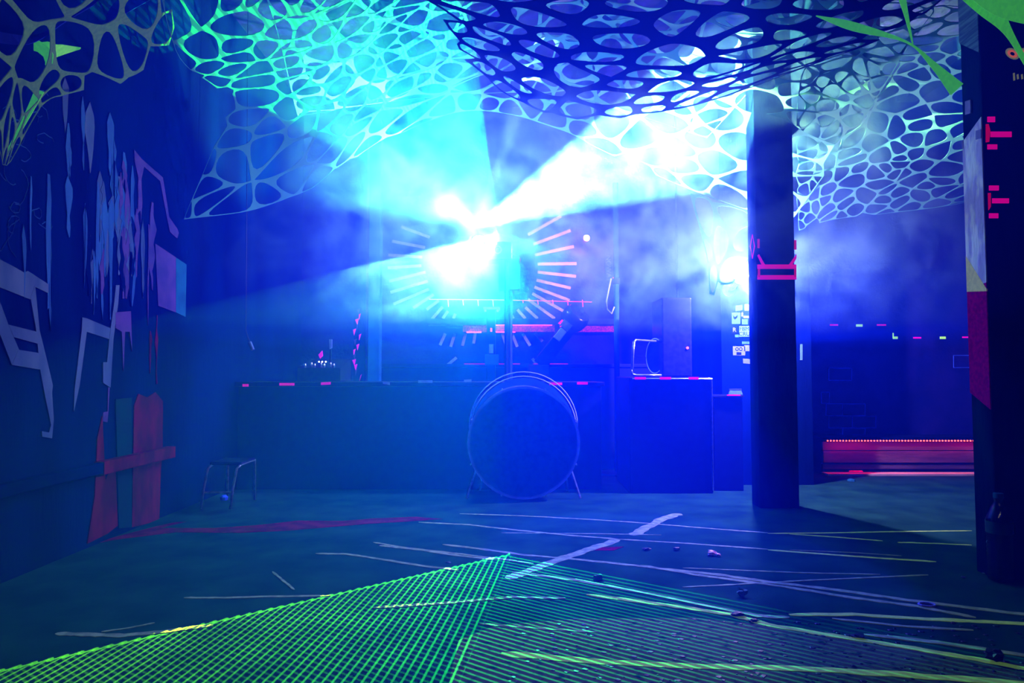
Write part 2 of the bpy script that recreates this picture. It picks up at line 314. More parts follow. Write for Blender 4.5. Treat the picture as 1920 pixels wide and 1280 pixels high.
for i in range(34):                       # tangle of scraped paint in the middle of the wall
    x = random.gauss(222, 28); y0 = random.uniform(300, 470); y1 = y0+random.uniform(40, 130); wd = random.uniform(5, 16)
    n = 6; lft = []; rgt = []
    for k in range(n):
        t = k/(n-1); f_ = math.sin(math.pi*(0.06+0.88*t))**0.8*random.uniform(0.6, 1.1); o_ = random.uniform(-3, 3)
        lft.append((x-wd/2*f_+o_, y0+(y1-y0)*t)); rgt.append((x+wd/2*f_+o_, y0+(y1-y0)*t+2))
    wallpoly(lft+rgt[::-1], ('paintblue', 'paintmauve', 'paintgrey', 'wall')[i % 4], 'paint_scrape', th=0.003+0.0003*(i % 9))
for i in range(16):                       # fine looping scribbles at the near end of the wall
    x = random.uniform(3, 85); y = random.uniform(190, 440); pts = []; a = random.uniform(0, 6.28)
    for k in range(12):
        pts.append(PX(x, y, XL+0.002)); x += math.cos(a)*5; y += math.sin(a)*8+2; a += random.uniform(-0.2, 0.9)*(1 if i % 2 else -1)
    MB().tube(pts, 0.0022, 4).build('scribble', 'paintblue', wall_left)
# red doorway strips
wallpoly([(250, 760), (258, 738), (275, 745), (290, 735), (304, 752), (303, 850), (300, 880), (297, 976), (246, 988)], 'paintred', 'painted_strip', 0.005, 'dark red painted strip down to the floor')
wallpoly([(190, 780), (196, 900), (214, 860), (219, 985), (200, 1000), (162, 1019), (176, 930), (181, 820)], 'paintred', 'painted_strip', 0.005)
wallpoly([(215, 748), (245, 745), (245, 988), (221, 990)], 'paintgreen', 'painted_strip', 0.006, 'dark green painted strip between red ones')
rl = MB().box(XL+0.006, XL+0.05, 1.4, 3.86, 0.335, 0.385)
trim = tag(rl.build('trim_1', 'wall', None, 0.006), 'dark timber rail along the graffiti wall', None, None, 'structure')
MB().box(XL+0.006, XL+0.054, 3.2, 3.87, 0.33, 0.39).build('painted_end', 'paintred', trim)

# ------------------------------------------------------------------ floor tape
def floorpoly(pix, m, name='tape_line', z=0.0012):
    pts = []
    for x, y in pix:
        p = PF(x, y); p.z = 0.0005; pts.append(p)
    return MB().slab(pts, (0, 0, z)).build(name, m, floor)
tz = [0.0012]
def tape(line, wpx, m='tapedim'):
    pts = [PF(x, y) for x, y in line]; up = []; dn = []
    fine = []
    for i in range(len(pts)-1):
        n = 7
        for k in range(n): fine.append(pts[i].lerp(pts[i+1], k/n))
    fine.append(pts[-1])
    for i, p in enumerate(fine):
        t = (fine[min(i+1, len(fine)-1)]-fine[max(i-1, 0)]).normalized(); nrm = Vector((-t.y, t.x, 0))
        e = 0.35 if i in (0, len(fine)-1) else 1
        wd = wpx/1000*e*0.75
        up.append(p+nrm*wd*random.uniform(.35, .62)); dn.append(p-nrm*wd*random.uniform(.35, .62))
    for q in up+dn: q.z = 0.0004
    tz[0] += 0.00004
    n = len(up); mb = MB()
    vs = up+dn; top = [v+Vector((0, 0, tz[0])) for v in vs]
    fs = []
    for i in range(n-1):
        fs.append((2*n+i, 2*n+i+1, 3*n+i+1, 3*n+i)); fs.append((i, 2*n+i, 2*n+i+1, i+1)); fs.append((n+i, n+i+1, 3*n+i+1, 3*n+i))
    mb.add(vs+top, fs); return mb.build('tape_line', m, floor)
Y, W = 'tapeyellow', 'tapedim'
tape([(862, 963), (980, 967), (1110, 974), (1215, 981), (1320, 990), (1440, 999)], 26, W)
tape([(1440, 1000), (1560, 999), (1650, 997), (1822, 995)], 22, Y)
tape([(1480, 1001), (1570, 1007), (1655, 1014)], 20, Y)
tape([(1690, 1017), (1760, 1019), (1822, 1022)], 18, Y)
tape([(1683, 1017), (1716, 1017)], 20, Y)
tape([(785, 979), (880, 984), (960, 993), (1060, 1003), (1160, 1011)], 30, W)
tape([(1160, 1011), (1290, 1019), (1440, 1030)], 26, W)
tape([(1440, 1031), (1560, 1040), (1660, 1047), (1755, 1053)], 26, Y)
tape([(1480, 1031), (1600, 1036), (1690, 1042)], 10, W)
tape([(940, 999), (1040, 1000), (1130, 1001), (1240, 1003)], 14, W)
tape([(1275, 963), (1240, 974), (1215, 988), (1185, 1004)], 78, W)
tape([(1160, 1012), (1105, 1030), (1055, 1047), (980, 1075), (950, 1085)], 70, W)
tape([(830, 1021), (900, 1029), (985, 1041), (1060, 1047), (1150, 1056), (1240, 1066)], 34, W)
tape([(1240, 1066), (1350, 1078), (1440, 1091), (1560, 1105), (1700, 1125), (1920, 1152), (2000, 1162)], 38, W)
tape([(1200, 1060), (1320, 1080), (1470, 1100), (1600, 1121), (1720, 1137), (1830, 1158)], 34, W)
tape([(1280, 1065), (1380, 1069), (1500, 1074), (1650, 1077)], 14, W)
tape([(1280, 1101), (1380, 1096), (1500, 1089), (1630, 1083), (1740, 1078)], 16, W)
tape([(700, 1017), (760, 1027), (840, 1036), (930, 1047), (1000, 1057)], 22, W)
tape([(712, 1023), (790, 1031), (860, 1042), (925, 1049)], 34, W)
tape([(592, 1038), (650, 1039), (710, 1048), (790, 1061), (860, 1069)], 30, W)
tape([(345, 1121), (420, 1121), (500, 1119), (620, 1117)], 22, W)
tape([(105, 1188), (150, 1190), (230, 1192), (310, 1184), (400, 1172)], 34, W)
tape([(190, 1185), (240, 1178), (290, 1168)], 12, W)
tape([(511, 1072), (530, 1088), (552, 1106)], 14, W)
tape([(960, 1073), (1080, 1088), (1200, 1110), (1320, 1135), (1420, 1155), (1480, 1158)], 34, W)
tape([(1480, 1153), (1600, 1152), (1720, 1160), (1850, 1166), (2000, 1175)], 34, Y)
tape([(1100, 1115), (1250, 1135), (1370, 1152), (1440, 1172), (1560, 1192), (1700, 1214), (1830, 1236), (1960, 1262)], 38, Y)
tape([(900, 1170), (1000, 1178), (1120, 1186)], 20, W)
tape([(1560, 1160), (1700, 1175), (1825, 1182)], 20, W)
tape([(1620, 1190), (1760, 1205), (1960, 1235)], 34, W)
tape([(940, 1226), (1100, 1240), (1300, 1250), (1500, 1254), (1700, 1266), (1960, 1286)], 44, Y)

tape([(700, 1140), (850, 1130), (960, 1120), (1060, 1122)], 26, W)
floorpoly([(165, 1021), (230, 1003), (300, 985), (330, 979), (350, 978), (300, 990), (400, 990), (480, 985), (560, 976), (640, 977), (700, 972), (780, 969), (830, 973), (760, 978), (690, 982), (620, 988), (540, 995), (450, 999), (330, 998), (230, 1010)], 'paintred', 'painted_streak')
floorpoly([(860, 1200), (930, 1172), (1080, 1160), (1300, 1158), (1420, 1170), (1560, 1190), (1700, 1215), (1960, 1252), (1960, 1330), (830, 1330)], 'worn', 'laser_dim_patch', 0.0004)  # grey tone painted in where the laser light dims
floorpoly([(1105, 1032), (1130, 1026), (1170, 1025), (1150, 1032)], 'paintred', 'painted_streak')

# ------------------------------------------------------------------ pillars
def pillar(x0, x1, y0, y1, label):
    return struct(MB().box(x0, x1, y0, y1, 0, 3.3), 'pillar', 'pillar', label, 0.006)
XR = 1.885
pR = pillar(XR, XR+0.30, 2.69, 2.81, 'near dark pillar with white and magenta paint bands')
pM = pillar(1.475, 1.71, 4.10, 4.24, 'slim dark pillar with a crown of magenta tape')
def sidepoly(pix, m, name, th=0.004, d=0.0):   # on the pillar face that looks across the room
    o = [PX(x, y, XR-0.001-d) for x, y in pix]
    for q in o: q.y = min(max(q.y, 2.692), 2.808)
    return MB().slab(o, (-th, 0, 0)).build(name, m, pR)
sidepoly([(1770, -40), (1850, -40), (1846, 92), (1786, 92)], 'painttop', 'painted_band')
sidepoly([(1790, 275), (1848, 215), (1856, 540), (1804, 482)], 'paintwhite', 'painted_band')
sidepoly([(1804, 482), (1856, 540), (1856, 545), (1808, 548)], 'cream', 'painted_band', 0.005)
sidepoly([(1808, 545), (1858, 528), (1866, 768), (1810, 735)], 'paintwine', 'painted_band', 0.0045)
for (x0, y0, x1, y1) in ((1812, 190, 1822, 215), (1798, 268, 1808, 282), (1832, 245, 1842, 262)):
    sidepoly([(x0, y0), (x1, y0-3), (x1, y1-3), (x0, y1)], 'tapelilac', 'tape_patch', 0.006)
def faceq(par, d, pix, m, name='tape_strip', th=0.003):
    return MB().slab([P(x, y, d-0.001) for x, y in pix], (0, -th, 0)).build(name, m, par)
def rect(x0, y0, x1, y1): return [(x0, y0), (x1, y0), (x1, y1), (x0, y1)]
D = 2.69
def nearstrip(x0, y0, x1, y1, m='tapepink'): return faceq(pR, D, rect(x0, y0, x1, y1), m)
EX = 3
for r_ in ((1848, 219, 1862, 229), (1854, 247, 1893, 257), (1848, 271, 1866, 280), (1851, 348, 1869, 357), (1857, 372, 1888, 381), (1851, 400, 1868, 409)):
    nearstrip(r_[0]+EX, r_[1], r_[2]+EX, r_[3])
faceq(pR, D, [(1848, 233), (1853, 233), (1856, 245), (1854, 266), (1848, 267)], 'pinkred', 'paint_mark')
faceq(pR, D, [(1852, 362), (1857, 362), (1857, 388), (1853, 394)], 'pinkred', 'paint_mark')
for cx in (1898, 1924):
    def el(rx, ry, n=18): return [(cx+rx*math.cos(6.283*k/n), 101+ry*math.sin(6.283*k/n)+rx*0.3*math.cos(6.283*k/n)) for k in range(n)]
    e = faceq(pR, D, el(13, 10), 'cream', 'painted_eye', 0.002)
    MB().slab([P(x, y, D-0.003) for x, y in el(9, 7)], (0, -0.002, 0)).build('iris', 'orange', e)
    MB().slab([P(x, y, D-0.005) for x, y in el(4, 3)], (0, -0.002, 0)).build('pupil', 'ink', e)
for x, h in ((1901, 13), (1908, 8), (1916, 8)):
    faceq(pR, D, [(x-2, 144-h/2), (x+1, 143-h/2), (x+2, 144+h/2), (x-1, 145+h/2)], 'cream', 'painted_tooth', 0.002)
dM = 4.10
for pix in (rect(1420, 495, 1493, 503), rect(1420, 515, 1493, 523), [(1420, 478), (1423, 476), (1434, 496), (1428, 496)], [(1493, 476), (1493, 484), (1485, 496), (1479, 496)]):
    faceq(pM, dM, [(x, y+(abs(x-1457)-20)*0.05) for x, y in pix], 'tapepink')
for r_ in ((1420, 448, 1424, 465), (1489, 450, 1493, 468), (1421, 504, 1425, 519), (1489, 503, 1493, 519)):
    faceq(pM, dM-0.003, rect(*r_), 'pinkred', 'tape_mark')
# diamond drawn on the pillar's side face
dia = [PX(x, y, 1.474) for x, y in ((1411, 440), (1415, 462), (1411, 484), (1407, 462))]
for q in dia: q.y = min(max(q.y, 4.105), 4.235)
MB().tube(dia, 0.004, 5, True).build('painted_diamond', 'tapepink', pM)

# ------------------------------------------------------------------ stage furniture
dC = 4.75
cnt = empty('stage_counter', (-0.65, 4.95, 0), 'long black stage counter edged with magenta tape dashes', 'counter')
zt = P(700, 716, dC).z
MB().box(-1.90, 0.62, dC, dC+0.55, 0.0, zt-0.03).build('body', 'black', cnt, 0.006)
MB().box(-1.92, 0.64, dC-0.02, dC+0.57, zt-0.03, zt).build('worktop', 'black', cnt, 0.006)
for (x0, x1, y, dy, m) in ((455, 466, 722, 0, 'tapepink'), (524, 552, 720, 0, 'tapepink'), (602, 620, 719, -1, 'tapepink'), (718, 731, 717, 2, 'tapelilac'), (784, 811, 715, 0, 'tapelilac'), (870, 884, 714, -1, 'tapelilac'),
                        (950, 969, 720, 0, 'tapepink'), (986, 1006, 720, 0, 'tapepink'), (1030, 1054, 719, 0, 'tapepink'), (1082, 1102, 718, 0, 'tapepink')):
    q = MB().slab([P(x0, y-2.2, dC-0.021), P(x1, y-2.2+dy, dC-0.021), P(x1, y+2.5+dy, dC-0.021), P(x0, y+2.5, dC-0.021)], (0, -0.003, 0)).build('tape_dash', m, cnt)
# flight case to the right of the counter
dB = 4.60
case = empty('flight_case', (P(1258, 700, dB).x, dB+0.25, 0), 'black box case with three magenta dashes beside the counter', 'case')
bx0, bx1, bz = P(1180, 707, dB).x, P(1335, 707, dB).x, P(1258, 707, dB).z
MB().box(bx0, bx1, dB, dB+0.6, 0.0, bz).build('body', 'black', case, 0.008)
MB().tube([(bx0+0.02, dB-0.004, bz-0.01), (bx1-0.004, dB-0.004, bz-0.01), (bx1-0.004, dB-0.004, 0.02)], 0.006, 6).build('edge_strip', 'steel', case)
for x0, x1 in ((1190, 1211), (1237, 1258), (1291, 1310)):
    MB().slab([P(x, y, dB-0.010) for x, y in rect(x0, 706.5, x1, 711)], (0, -0.003, 0)).build('tape_dash', 'tapepink', case)
cab = empty('side_cabinet', (P(1362, 740, 4.75).x, 4.9, 0), 'low dark cabinet between the box case and the pillar', 'cabinet')
cx0, cx1, cz = P(1338, 740, 4.7).x, P(1392, 740, 4.7).x, P(1360, 741, 4.7).z
MB().box(cx0, cx1, 4.7, 4.94, 0, cz-0.015).build('body', 'black', cab, 0.005)
MB().box(cx0-0.01, cx1+0.01, 4.685, 4.945, cz-0.015, cz).build('top', 'blackgloss', cab, 0.004)
MB().slab([P(x, y, 4.683) for x, y in rect(1363, 739.5, 1388, 741.5)], (0, -0.002, 0)).build('tape_dash', 'tapepink', cab)
tray = empty('tray', (P(1381, 741, 4.78).x, 4.8, cz), 'small pale blue tray on the low cabinet', 'tray')
ct = Vector((P(1381, 741, 4.78).x, 4.80, cz))
MB().lathe(ct, [(0.045, 0.0), (0.05, 0.004), (0.040, 0.038), (0.036, 0.038), (0.042, 0.006), (0.0, 0.006)], 4, (0, 0, 1)).build('dish', 'stickergreen', tray)
MB().lathe(ct+Vector((0, 0, 0.038)), [(0.043, 0.0), (0.043, 0.004), (0.037, 0.004), (0.037, 0.0)], 4).build('rim', 'sticker', tray)

# bass drum in front of the counter
rD = 0.352; yD = 4.34; cD = Vector((P(982, 830, yD).x, yD, rD+0.012))
drum = empty('bass_drum', (cD.x, yD+0.15, 0), 'big blue bass drum standing in front of the counter', 'drum')
MB().lathe(cD, [(rD-0.02, 0.03), (rD-0.02, 0.33), (rD-0.03, 0.33), (rD-0.03, 0.03)], 64, (0, 1, 0)).build('shell', 'ink', drum, 0, True)
hd = MB().lathe(cD, [(0.0, 0.008), (0.1, 0.008), (0.25, 0.010), (rD-0.014, 0.014), (rD-0.014, 0.03), (0.0, 0.03)], 64, (0, 1, 0)).build('drum_head', 'drumhead', drum, 0, True)
for h in (0.0, 0.30):
    MB().lathe(cD, [(rD-0.012, h), (rD+0.004, h), (rD+0.004, h+0.05), (rD-0.012, h+0.05), (rD-0.012, h)], 64, (0, 1, 0)).build('hoop', 'lilac' if h == 0 else 'steel', drum)
lg = cD+Vector((-0.055, 0.004, 0.178))
MB().tube([lg+Vector((0.042*math.cos(a*0.2618), 0, 0.040*math.sin(a*0.2618))) for a in range(24)], 0.0022, 6, True).build('badge_ring', 'lilac', hd)
for a in (90, 215, 335) if False else (270, 25, 160):
    a = math.radians(a); MB().tube([lg, lg+Vector((0.02*math.cos(a+.2), 0, 0.02*math.sin(a+.2))), lg+Vector((0.038*math.cos(a), 0, 0.038*math.sin(a)))], [0.003, 0.002, 0.001], 5).build('badge_arm', 'lilac', hd)
st = cD+Vector((0.0, 0.006, -0.012)); sp = []
for k in range(8):
    a = k*math.pi/4; r_ = (0.045 if k % 4 == 2 else 0.03) if k % 2 == 0 else 0.008
    sp.append(st+Vector((r_*math.cos(a), 0, r_*math.sin(a))))
MB().slab(sp, (0, -0.003, 0)).build('star_mark', 'outline', hd)
for k in range(8):
    a = k*math.pi/4+0.39; d_ = Vector((math.cos(a), 0, math.sin(a)))
    MB().tube([cD+d_*(rD+0.01)+Vector((0, 0.0, 0)), cD+d_*(rD+0.01)+Vector((0, 0.12, 0))], 0.005, 6).build('tension_rod', 'steel', drum)
for s_ in (-1, 1):
    MB().tube([cD+Vector((s_*0.30, 0.12, -0.16)), cD+Vector((s_*0.36, 0.04, -0.355))], 0.008, 8).build('leg', 'steel', drum)
# second drum behind it, whose hoops show above the bass drum
d2 = empty('floor_tom', (cD.x+0.0, 4.70, 0), 'pale rimmed drum hoops curving above the blue bass drum', 'drum')
c2 = cD+Vector((0.005, 0.37, 0.055))
for rr, zz, yy in ((0.372, 0.02, 0.01), (0.362, 0.0, 0.0)):
    MB().tube([c2+Vector((rr*math.cos(k*math.pi/24), yy, rr*math.sin(k*math.pi/24)+zz)) for k in range(48)], 0.0045, 6, True).build('hoop', 'lilac', d2)
MB().lathe(c2+Vector((0, -0.004, 0)), [(0.0, 0.0), (0.350, 0.0), (0.350, 0.02), (0.0, 0.02)], 48, (0, 1, 0)).build('head', 'drumhead', d2)
for s_ in (-1, 1): MB().tube([c2+Vector((s_*0.28, 0.0, -0.2)), (c2.x+s_*0.3, c2.y, 0.0)], 0.008, 6).build('leg', 'steel', d2)

# back wall: sunburst strips, shelf, wires, posts
dW = 6.3
rays = [((1003, 478), (1076, 462)), ((1008, 495), (1081, 494)), ((1008, 510), (1080, 518)), ((1006, 525), (1070, 540)), ((1002, 538), (1068, 563)), ((998, 550), (1060, 585)), ((990, 561), (1040, 597)), ((985, 576), (1008, 597)), ((970, 580), (985, 597)), ((955, 585), (963, 597)),
        ((727, 502), (790, 498)), ((730, 527), (798, 510)), ((732, 548), (802, 527)), ((738, 570), (804, 542)), ((775, 577), (813, 552)), ((800, 580), (823, 563)), ((810, 598), (830, 575)), ((830, 597), (840, 583)), ((850, 597), (854, 588)),
        ((835, 625), (825, 647)), ((853, 625), (845, 650)), ((873, 625), (867, 648)), ((891, 624), (888, 644)), ((942, 625), (950, 650)), ((960, 625), (970, 650)), ((980, 625), (994, 648)), ((1003, 624), (1017, 640)), ((836, 687), (856, 670)), ((998, 672), (1010, 687))]
rays += [((728, 478), (792, 482)), ((735, 452), (797, 464)), ((1070, 432), (1000, 458)), ((752, 425), (806, 445)), ((1052, 405), (990, 440))]
for (a0, a1), (b0, b1) in rays:
    t = Vector((b0-a0, b1-a1)).normalized(); n = Vector((-t.y, t.x))*2.7
    faceq(wall_back, dW, [(a0+n.x, a1+n.y), (b0+n.x, b1+n.y), (b0-n.x, b1-n.y), (a0-n.x, a1-n.y)], 'tapelilac', 'sunburst_strip')
shelf = empty('wall_shelf', P(990, 612, 6.15), 'dark shelf with a glowing magenta front on the back wall', 'shelf')
def panel(px0, py0, px1, py1, d0, d1, name, m, par, bevel=0.0):
    a_ = P(px0, py1, d0); b_ = P(px1, py0, d0)
    return MB().box(a_.x, b_.x, d0, d1, a_.z, b_.z).build(name, m, par, bevel)
panel(800, 597, 1158, 608, 6.10, 6.295, 'board', 'black', shelf, 0.004)
panel(868, 609, 1040, 622, 6.16, 6.295, 'front_panel', 'plum', shelf)
panel(1076, 611, 1158, 622, 6.17, 6.295, 'front_panel', 'plum', shelf)
panel(930, 608.2, 1035, 609.6, 6.14, 6.16, 'light_strip', 'ledmagenta', shelf)
panel(875, 621.5, 902, 623.5, 6.14, 6.16, 'light_strip', 'ledmagenta', shelf)
panel(930, 621.5, 966, 623, 6.14, 6.16, 'light_strip', 'ledmagenta', shelf)
wire = empty('wall_wire', P(960, 562, 6.25), 'thin pink wire with hooks strung above the shelf', 'wire')
MB().tube([P(805, 561, 6.26), P(930, 562, 6.25), P(1110, 566, 6.26)], 0.003, 5).build('strand', 'pinkred', wire)
for k in range(10):
    x = 840+k*28; MB().tube([P(x, 562, 6.25), P(x+1, 568+random.uniform(0, 8), 6.25)], 0.004, 5).build('hook', 'pinkred', wire)
ledge = empty('back_bench', P(960, 690, 5.95), 'low dark bench along the back wall with a pink edge', 'bench')
bz2 = P(960, 682, 5.8).z
MB().box(-1.2, 1.5, 5.8, 6.29, 0, bz2-0.03).build('body', 'black', ledge, 0.005)
MB().box(-1.22, 1.51, 5.78, 6.29, bz2-0.03, bz2).build('top', 'black', ledge, 0.005)
panel(870, 681.2, 975, 682.8, 5.765, 5.78, 'edge_strip', 'pinkred', ledge)
panel(1000, 681.2, 1065, 682.6, 5.765, 5.78, 'edge_strip', 'pinkred', ledge)
# lit post on the left of the stage
post = empty('stage_post', (P(701, 700, 5.6).x, 5.6, 0), 'pale wide wooden post at the near end of the sunburst', 'post')
a_ = P(690, 700, 5.55)
MB().box(P(690, 600, 5.55).x, P(712, 600, 5.55).x, 5.55, 5.65, 0, 2.9).build('upright', 'paintteal', post, 0.006)
MB().box(P(684, 600, 5.55).x, P(690, 600, 5.55).x, 5.58, 5.64, 0, 2.9).build('batten', 'paintmauve', post, 0.004)
for k in range(14):
    y = 580+k*9.5; q = P(668+random.uniform(-6, 6), y, 5.6)
    MB().slab([q+Vector((0.012*random.uniform(-1, 1), 0, 0)), q+Vector((0.02, 0, 0.01)), q+Vector((0.012*random.uniform(0.2, 1), 0, -0.045))], (0, 0.004, 0)).build('peeling_flake', 'tapepink' if k % 3 else 'paintmauve', post)
MB().box(P(664, 600, 5.61).x, P(690, 600, 5.61).x, 5.606, 5.64, 0, 2.9).build('back_board', 'pillar', post)
pole = empty('stage_pole', (P(1156, 700, 5.5).x, 5.5, 0), 'slim upright pole beside the box speaker, cable looped on it', 'pole')
px_ = P(1156, 600, 5.5).x
MB().tube([(px_, 5.5, 0), (px_, 5.5, 2.35)], 0.022, 12).build('tube', 'paintblue', pole, 0, True)
MB().lathe((px_, 5.5, 0), [(0.16, 0), (0.16, 0.012), (0.03, 0.02)], 20).build('base', 'black', pole)
MB().lathe((px_, 5.5, 1.52), [(0.03, 0), (0.034, 0.005), (0.034, 0.05), (0.03, 0.055)], 14).build('collar', 'blackgloss', pole)
MB().tube([P(1146, 522, 5.46), P(1141, 545, 5.46), P(1137, 565, 5.46), P(1139, 580, 5.46), P(1147, 588, 5.46), P(1152, 575, 5.46)], 0.006, 6).build('cable', 'lilac', pole, 0, True)
ban = MB().slab([P(x, y, 5.47) for x, y in ((1133, 478), (1147, 478), (1149, 524), (1135, 524))], (0, 0.006, 0)).build('lettered_tag', 'wallback', pole)
# lettering
def text(s, name, loc, size, m, parent, rot, ext=0.001):
    cu = bpy.data.curves.new(name, 'FONT'); cu.body = s; cu.size = size; cu.extrude = ext; cu.align_x = 'CENTER'; cu.align_y = 'CENTER'
    o = bpy.data.objects.new(name, cu); C.objects.link(o); o.location = loc; o.rotation_euler = rot
    dg = bpy.context.evaluated_depsgraph_get(); me = bpy.data.meshes.new_from_object(o.evaluated_get(dg))
    C.objects.unlink(o); bpy.data.objects.remove(o)
    me.materials.clear(); me.materials.append(M[m]); q = bpy.data.objects.new(name, me); C.objects.link(q)
    q.location = loc; q.rotation_euler = rot; bpy.context.view_layer.update()
    q.parent = parent; q.matrix_parent_inverse = parent.matrix_world.inverted(); return q
text('NOWAY', 'lettering', P(1141, 503, 5.468), 0.055, 'sticker', pole, (math.pi/2, math.radians(88), 0))

# T-shaped stand with a laser unit in the middle, tilted floodlight on its arm
std = empty('equipment_stand', P(921, 690, 5.55), 'dark T-topped equipment stand in the middle of the sunburst', 'stand')
zc = zt
MB().box(P(913, 600, 5.6).x, P(929, 600, 5.6).x, 5.55, 5.65, 0.0, P(921, 580, 5.6).z).build('column', 'black', std, 0.004)
panel(906, 575, 937, 580, 5.53, 5.67, 'top_plate', 'tapelilac', std, 0.003)
panel(908, 580, 912, 584, 5.54, 5.56, 'bracket', 'lilac', std); panel(931, 580, 935, 584, 5.54, 5.56, 'bracket', 'lilac', std)
panel(909, 664, 935, 684, 5.48, 5.549, 'control_box', 'paintblue', std, 0.006)
panel(917, 645, 925, 662, 5.535, 5.549, 'plate', 'lilac', std)
panel(919.5, 615, 922.5, 621, 5.54, 5.549, 'indicator', 'ledmagenta', std)
fl = empty('floodlight', P(1010, 690, 5.2), 'dark round-headed floodlight tilted on a slanting arm', 'light')
A0, A1 = P(1012, 684, 5.2), P(1070, 610, 5.15)
axis = (A1-A0).normalized(); sidev = Vector((axis.z, 0, -axis.x))
MB().obox((A0+A1)/2, axis*((A1-A0).length/2), Vector((0, 0.06, 0)), sidev*0.055).build('arm', 'blackgloss', fl, 0.01)
MB().lathe(P(1076, 598, 5.15), [(0.0, -0.1), (0.07, -0.09), (0.10, -0.03), (0.105, 0.03), (0.09, 0.07), (0.085, 0.07), (0.0, 0.05)], 28, axis*0.6+Vector((0.3, -0.5, 0.3))).build('head', 'blackgloss', fl, 0, True)
MB().obox(P(1050, 627, 5.085), axis*0.045, Vector((0, 0.012, 0)), sidev*0.028).build('label_plate', 'lilac', fl, 0.003)
MB().obox(P(1061, 610, 5.08), axis*0.03, Vector((0, 0.012, 0)), sidev*0.04).build('clamp', 'steel', fl, 0.003)
MB().tube([P(1052, 612, 5.08), P(1049, 607, 5.08), P(1056, 601, 5.08)], 0.012, 8).build('yoke_end', 'tapepink', fl)
MB().box(A0.x-0.09, A0.x+0.07, 5.12, 5.28, zt+0.003, A0.z-0.0).build('base', 'blackgloss', fl, 0.008)

# the main moving-head lamp (dark box below the flare) on its pole, and the second one behind the pillar
def moving_head(name, label, lens, facing, body_c, scale=1.0, drop=None):
    root = empty(name, body_c, label, 'light')
    f = Vector(facing).normalized(); u = f.cross(Vector((0, 0, 1))).normalized(); v = u.cross(f)
    s = scale
    MB().lathe(lens-f*0.16*s, [(0.0, 0.0), (0.07*s, 0.0), (0.085*s, 0.03*s), (0.085*s, 0.13*s), (0.075*s, 0.15*s)], 24, f).build('head', 'blackgloss', root, 0, True)
    MB().lathe(lens-f*0.012*s, [(0.0, 0.0), (0.06*s, 0.0), (0.062*s, 0.006*s), (0.0, 0.008*s)], 24, f).build('lens', 'lampface', root)
    return root, f, u
mh, f_, u_ = moving_head('moving_head_lamp', 'blazing moving head lamp at the heart of the smoke', SRC+Vector((0.03, 0.09, -0.10)), (0.35, -0.55, 0.3), SRC+Vector((0, 0.1, -0.4)), 0.9)
panel(935, 482, 976, 545, 5.02, 5.22, 'base_box', 'blackgloss', mh, 0.01)
bcx = P(955, 520, 5.1).x
for s_ in (-1, 1):
    MB().tube([(bcx+s_*0.07, 5.12, P(955, 484, 5.1).z), (SRC.x+0.03+s_*0.10, 5.06, SRC.z-0.12), (SRC.x+0.03+s_*0.09, 5.06, SRC.z-0.06)], 0.016, 8).build('yoke_arm', 'blackgloss', mh)
MB().tube([(bcx, 5.14, P(955, 545, 5.1).z+0.01), (bcx, 5.14, zt+0.002)], 0.025, 10).build('pole', 'black', mh)
ml, f_, u_ = moving_head('wall_lamp', 'bright lamp glaring beside the slim pillar', LAMP2+Vector((0.0, 0.12, 0.0)), (-0.3, -1, -0.05), LAMP2, 0.7)
MB().tube([LAMP2+Vector((0.0, 0.21, -0.03)), LAMP2+Vector((0.0, 0.30, -0.06)), LAMP2+Vector((0.0, 0.398, -0.06))], 0.016, 8).build('wall_arm', 'steel', ml)
MB().lathe(LAMP2+Vector((0, 0.398, -0.06)), [(0.05, -0.006), (0.05, 0.0), (0.0, 0.0)], 16, (0, 1, 0)).build('wall_plate', 'steel', ml)
rlmp = empty('red_spot_lamp', P(1100, 446, 5.9), 'small red-white lamp glinting above the sunburst', 'light')
rp = P(1100, 446, 5.98)
MB().lathe(rp, [(0.0, 0.0), (0.03, 0.004), (0.036, 0.03), (0.036, 0.12), (0.02, 0.14), (0.0, 0.14)], 16, (0, 1, 0)).build('housing', 'blackgloss', rlmp)
MB().lathe(rp+Vector((0, -0.004, 0)), [(0.0, -0.01), (0.02, -0.006), (0.026, 0.004), (0.0, 0.004)], 16, (0, 1, 0)).build('lens', mat('red white lamp lens', (1, 0.6, 0.6), 0.4, emit=((1.0, 0.35, 0.45), 30.0)), rlmp)
MB().tube([rp+Vector((0, 0.13, 0)), rp+Vector((0, 0.318, 0))], 0.01, 8).build('bracket', 'blackgloss', rlmp)
las = empty('laser_projector', LAS+Vector((0, 0.1, -0.05)), 'black laser projector box with a green aperture', 'projector')
lb = LAS+Vector((0, 0.12, 0.0))
MB().box(lb.x-0.10, lb.x+0.10, lb.y-0.09, lb.y+0.09, lb.z-0.19, lb.z-0.06).build('body', 'blackgloss', las, 0.008)
MB().lathe((lb.x, lb.y-0.088, lb.z-0.12), [(0.03, 0.0), (0.03, -0.01), (0.02, -0.01), (0.018, 0.0)], 16, (0, 1, 0)).build('aperture', 'steel', las)
MB().tube([(lb.x+0.06, lb.y+0.02, lb.z-0.185), (lb.x+0.06, lb.y+0.02, zt+0.002)], 0.014, 8).build('pole', 'black', las)

